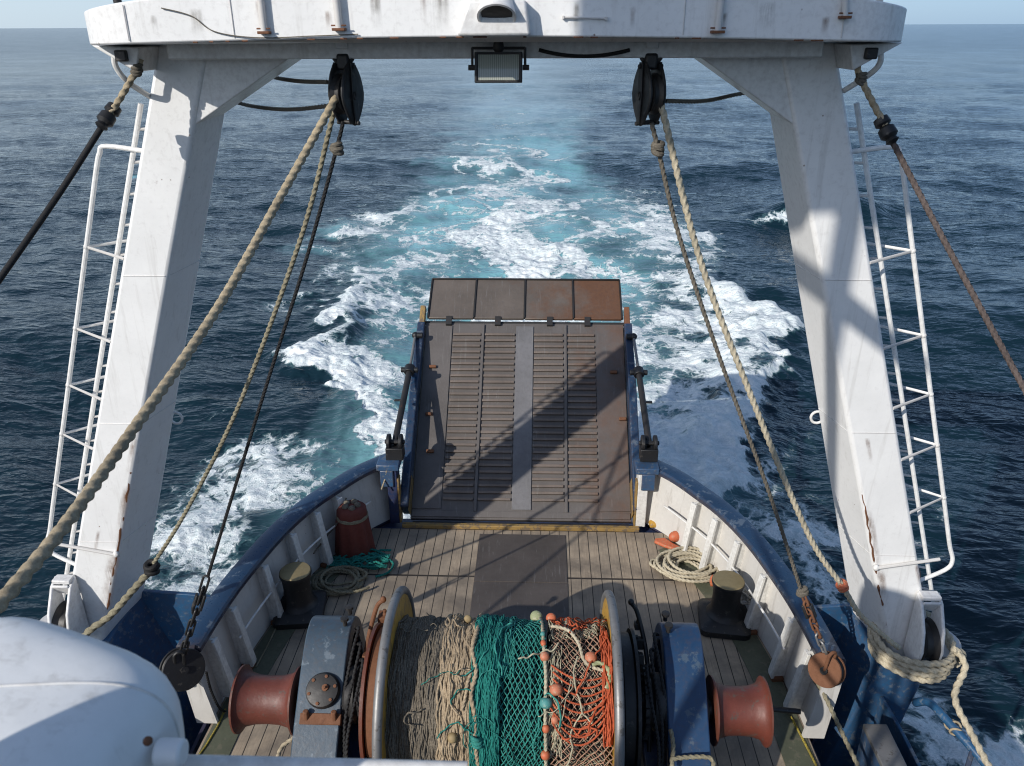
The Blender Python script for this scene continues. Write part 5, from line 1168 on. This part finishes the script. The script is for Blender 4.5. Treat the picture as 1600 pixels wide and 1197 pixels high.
    rip = k.math('ADD', k.math('MULTIPLY', crests(.55, .6, 1.5, .15, 2.2, 3), 1.25), k.math('MULTIPLY', crests(1.35, .6, 1.5, -.2, 2.0, 3), .62))
    rip = k.math('ADD', rip, k.math('MULTIPLY', crests(3.6, .65, 1.4, .3, 1.6, 2), .24)); rip = k.math('ADD', rip, k.math('MULTIPLY', k.noise(P, 9., 4, .6), .12))
    rip = k.math('MULTIPLY', rip, k.math('SUBTRACT', 1.0, k.math('MULTIPLY', sl, .6, clamp=True))); patch = k.math('ADD', .42, k.math('MULTIPLY', k.ramp(k.noise(P, .055, 4, .6), .35, .65), .75)); rip = k.math('MULTIPLY', rip, patch); b1 = k.bump(rip, .46, .13)
    k.link(k.bump(k.math('ADD', msk, k.math('MULTIPLY', k.math('MULTIPLY', k.math('ADD', fine, k.math('MULTIPLY', grain, .5)), msk), 2.2)), .55, .05, b1), k.b.inputs['Normal'])
    return k.m
me.materials.append(sea_mat()); sea = bpy.data.objects.new('sea', me); COL.objects.link(sea); tag(sea, kind='structure')

# ================================================================== LIGHT, SKY, CAMERA
sun_dir = V((.582, .655, -.485)).normalized()                # the way the light travels
el = math.asin(-sun_dir.z); azs = math.atan2(-sun_dir.x, -sun_dir.y)      # azimuth of the sun from +Y towards +X
L = bpy.data.lights.new('sun', 'SUN'); L.energy = 3.5; L.angle = math.radians(.55); L.color = (1, .955, .885)
lo = bpy.data.objects.new('sun', L); COL.objects.link(lo); lo.rotation_euler = sun_dir.to_track_quat('-Z', 'Y').to_euler()
w = bpy.data.worlds.new('World'); sc.world = w; w.use_nodes = True
bg = w.node_tree.nodes['Background']; sk = w.node_tree.nodes.new('ShaderNodeTexSky'); sk.sky_type = 'NISHITA'; sk.sun_disc = False
sk.sun_elevation = el; sk.sun_rotation = azs; sk.air_density = .6; sk.dust_density = .6; sk.ozone_density = 2.0; sk.altitude = 0
wt = w.node_tree; wn = wt.nodes                                # milky blue air low over the sea, clear Nishita sky above
tc = wn.new('ShaderNodeTexCoord'); sx = wn.new('ShaderNodeSeparateXYZ'); wt.links.new(tc.outputs['Generated'], sx.inputs[0])
rp = wn.new('ShaderNodeValToRGB'); rp.color_ramp.elements[0].position = 0.0; rp.color_ramp.elements[0].color = (.85,) * 3 + (1,); rp.color_ramp.elements[1].position = .55; rp.color_ramp.elements[1].color = (.12,) * 3 + (1,)
wt.links.new(sx.outputs[2], rp.inputs[0]); mx = wn.new('ShaderNodeMix'); mx.data_type = 'RGBA'; wt.links.new(rp.outputs[0], mx.inputs[0]); wt.links.new(sk.outputs[0], mx.inputs[6])
mr = wn.new('ShaderNodeMapRange'); mr.inputs[1].default_value = -.6; mr.inputs[2].default_value = .6; wt.links.new(sx.outputs[0], mr.inputs[0])
mh = wn.new('ShaderNodeMix'); mh.data_type = 'RGBA'; mh.inputs[6].default_value = (3.5, 4.2, 4.8, 1); mh.inputs[7].default_value = (1.55, 2.5, 3.7, 1); wt.links.new(mr.outputs[0], mh.inputs[0]); wt.links.new(mh.outputs[2], mx.inputs[7])
wt.links.new(mx.outputs[2], bg.inputs[0]); bg.inputs[1].default_value = .145
cd = bpy.data.cameras.new('camera'); cam = bpy.data.objects.new('camera', cd); COL.objects.link(cam)
cd.sensor_width = 36; cd.lens = F / 1600 * 36; cd.clip_start = .05; cd.clip_end = 60000
cam.matrix_world = Matrix(((RT.x, UP.x, -FW.x, CAMP.x), (RT.y, UP.y, -FW.y, CAMP.y), (RT.z, UP.z, -FW.z, CAMP.z), (0, 0, 0, 1)))
cd.dof.use_dof = True; cd.dof.focus_distance = 9.5; cd.dof.aperture_fstop = 4.5
sc.camera = cam
sc.view_settings.view_transform = 'Standard'; sc.view_settings.look = 'None'; sc.view_settings.exposure = .30; sc.view_settings.gamma = 1
sc.cycles.filter_width = 1.1; sc.cycles.use_denoising = True; sc.cycles.max_bounces = 6; sc.cycles.caustics_reflective = False; sc.cycles.caustics_refractive = False
for o in list(bpy.data.objects):
    if '_w' in o: del o['_w']
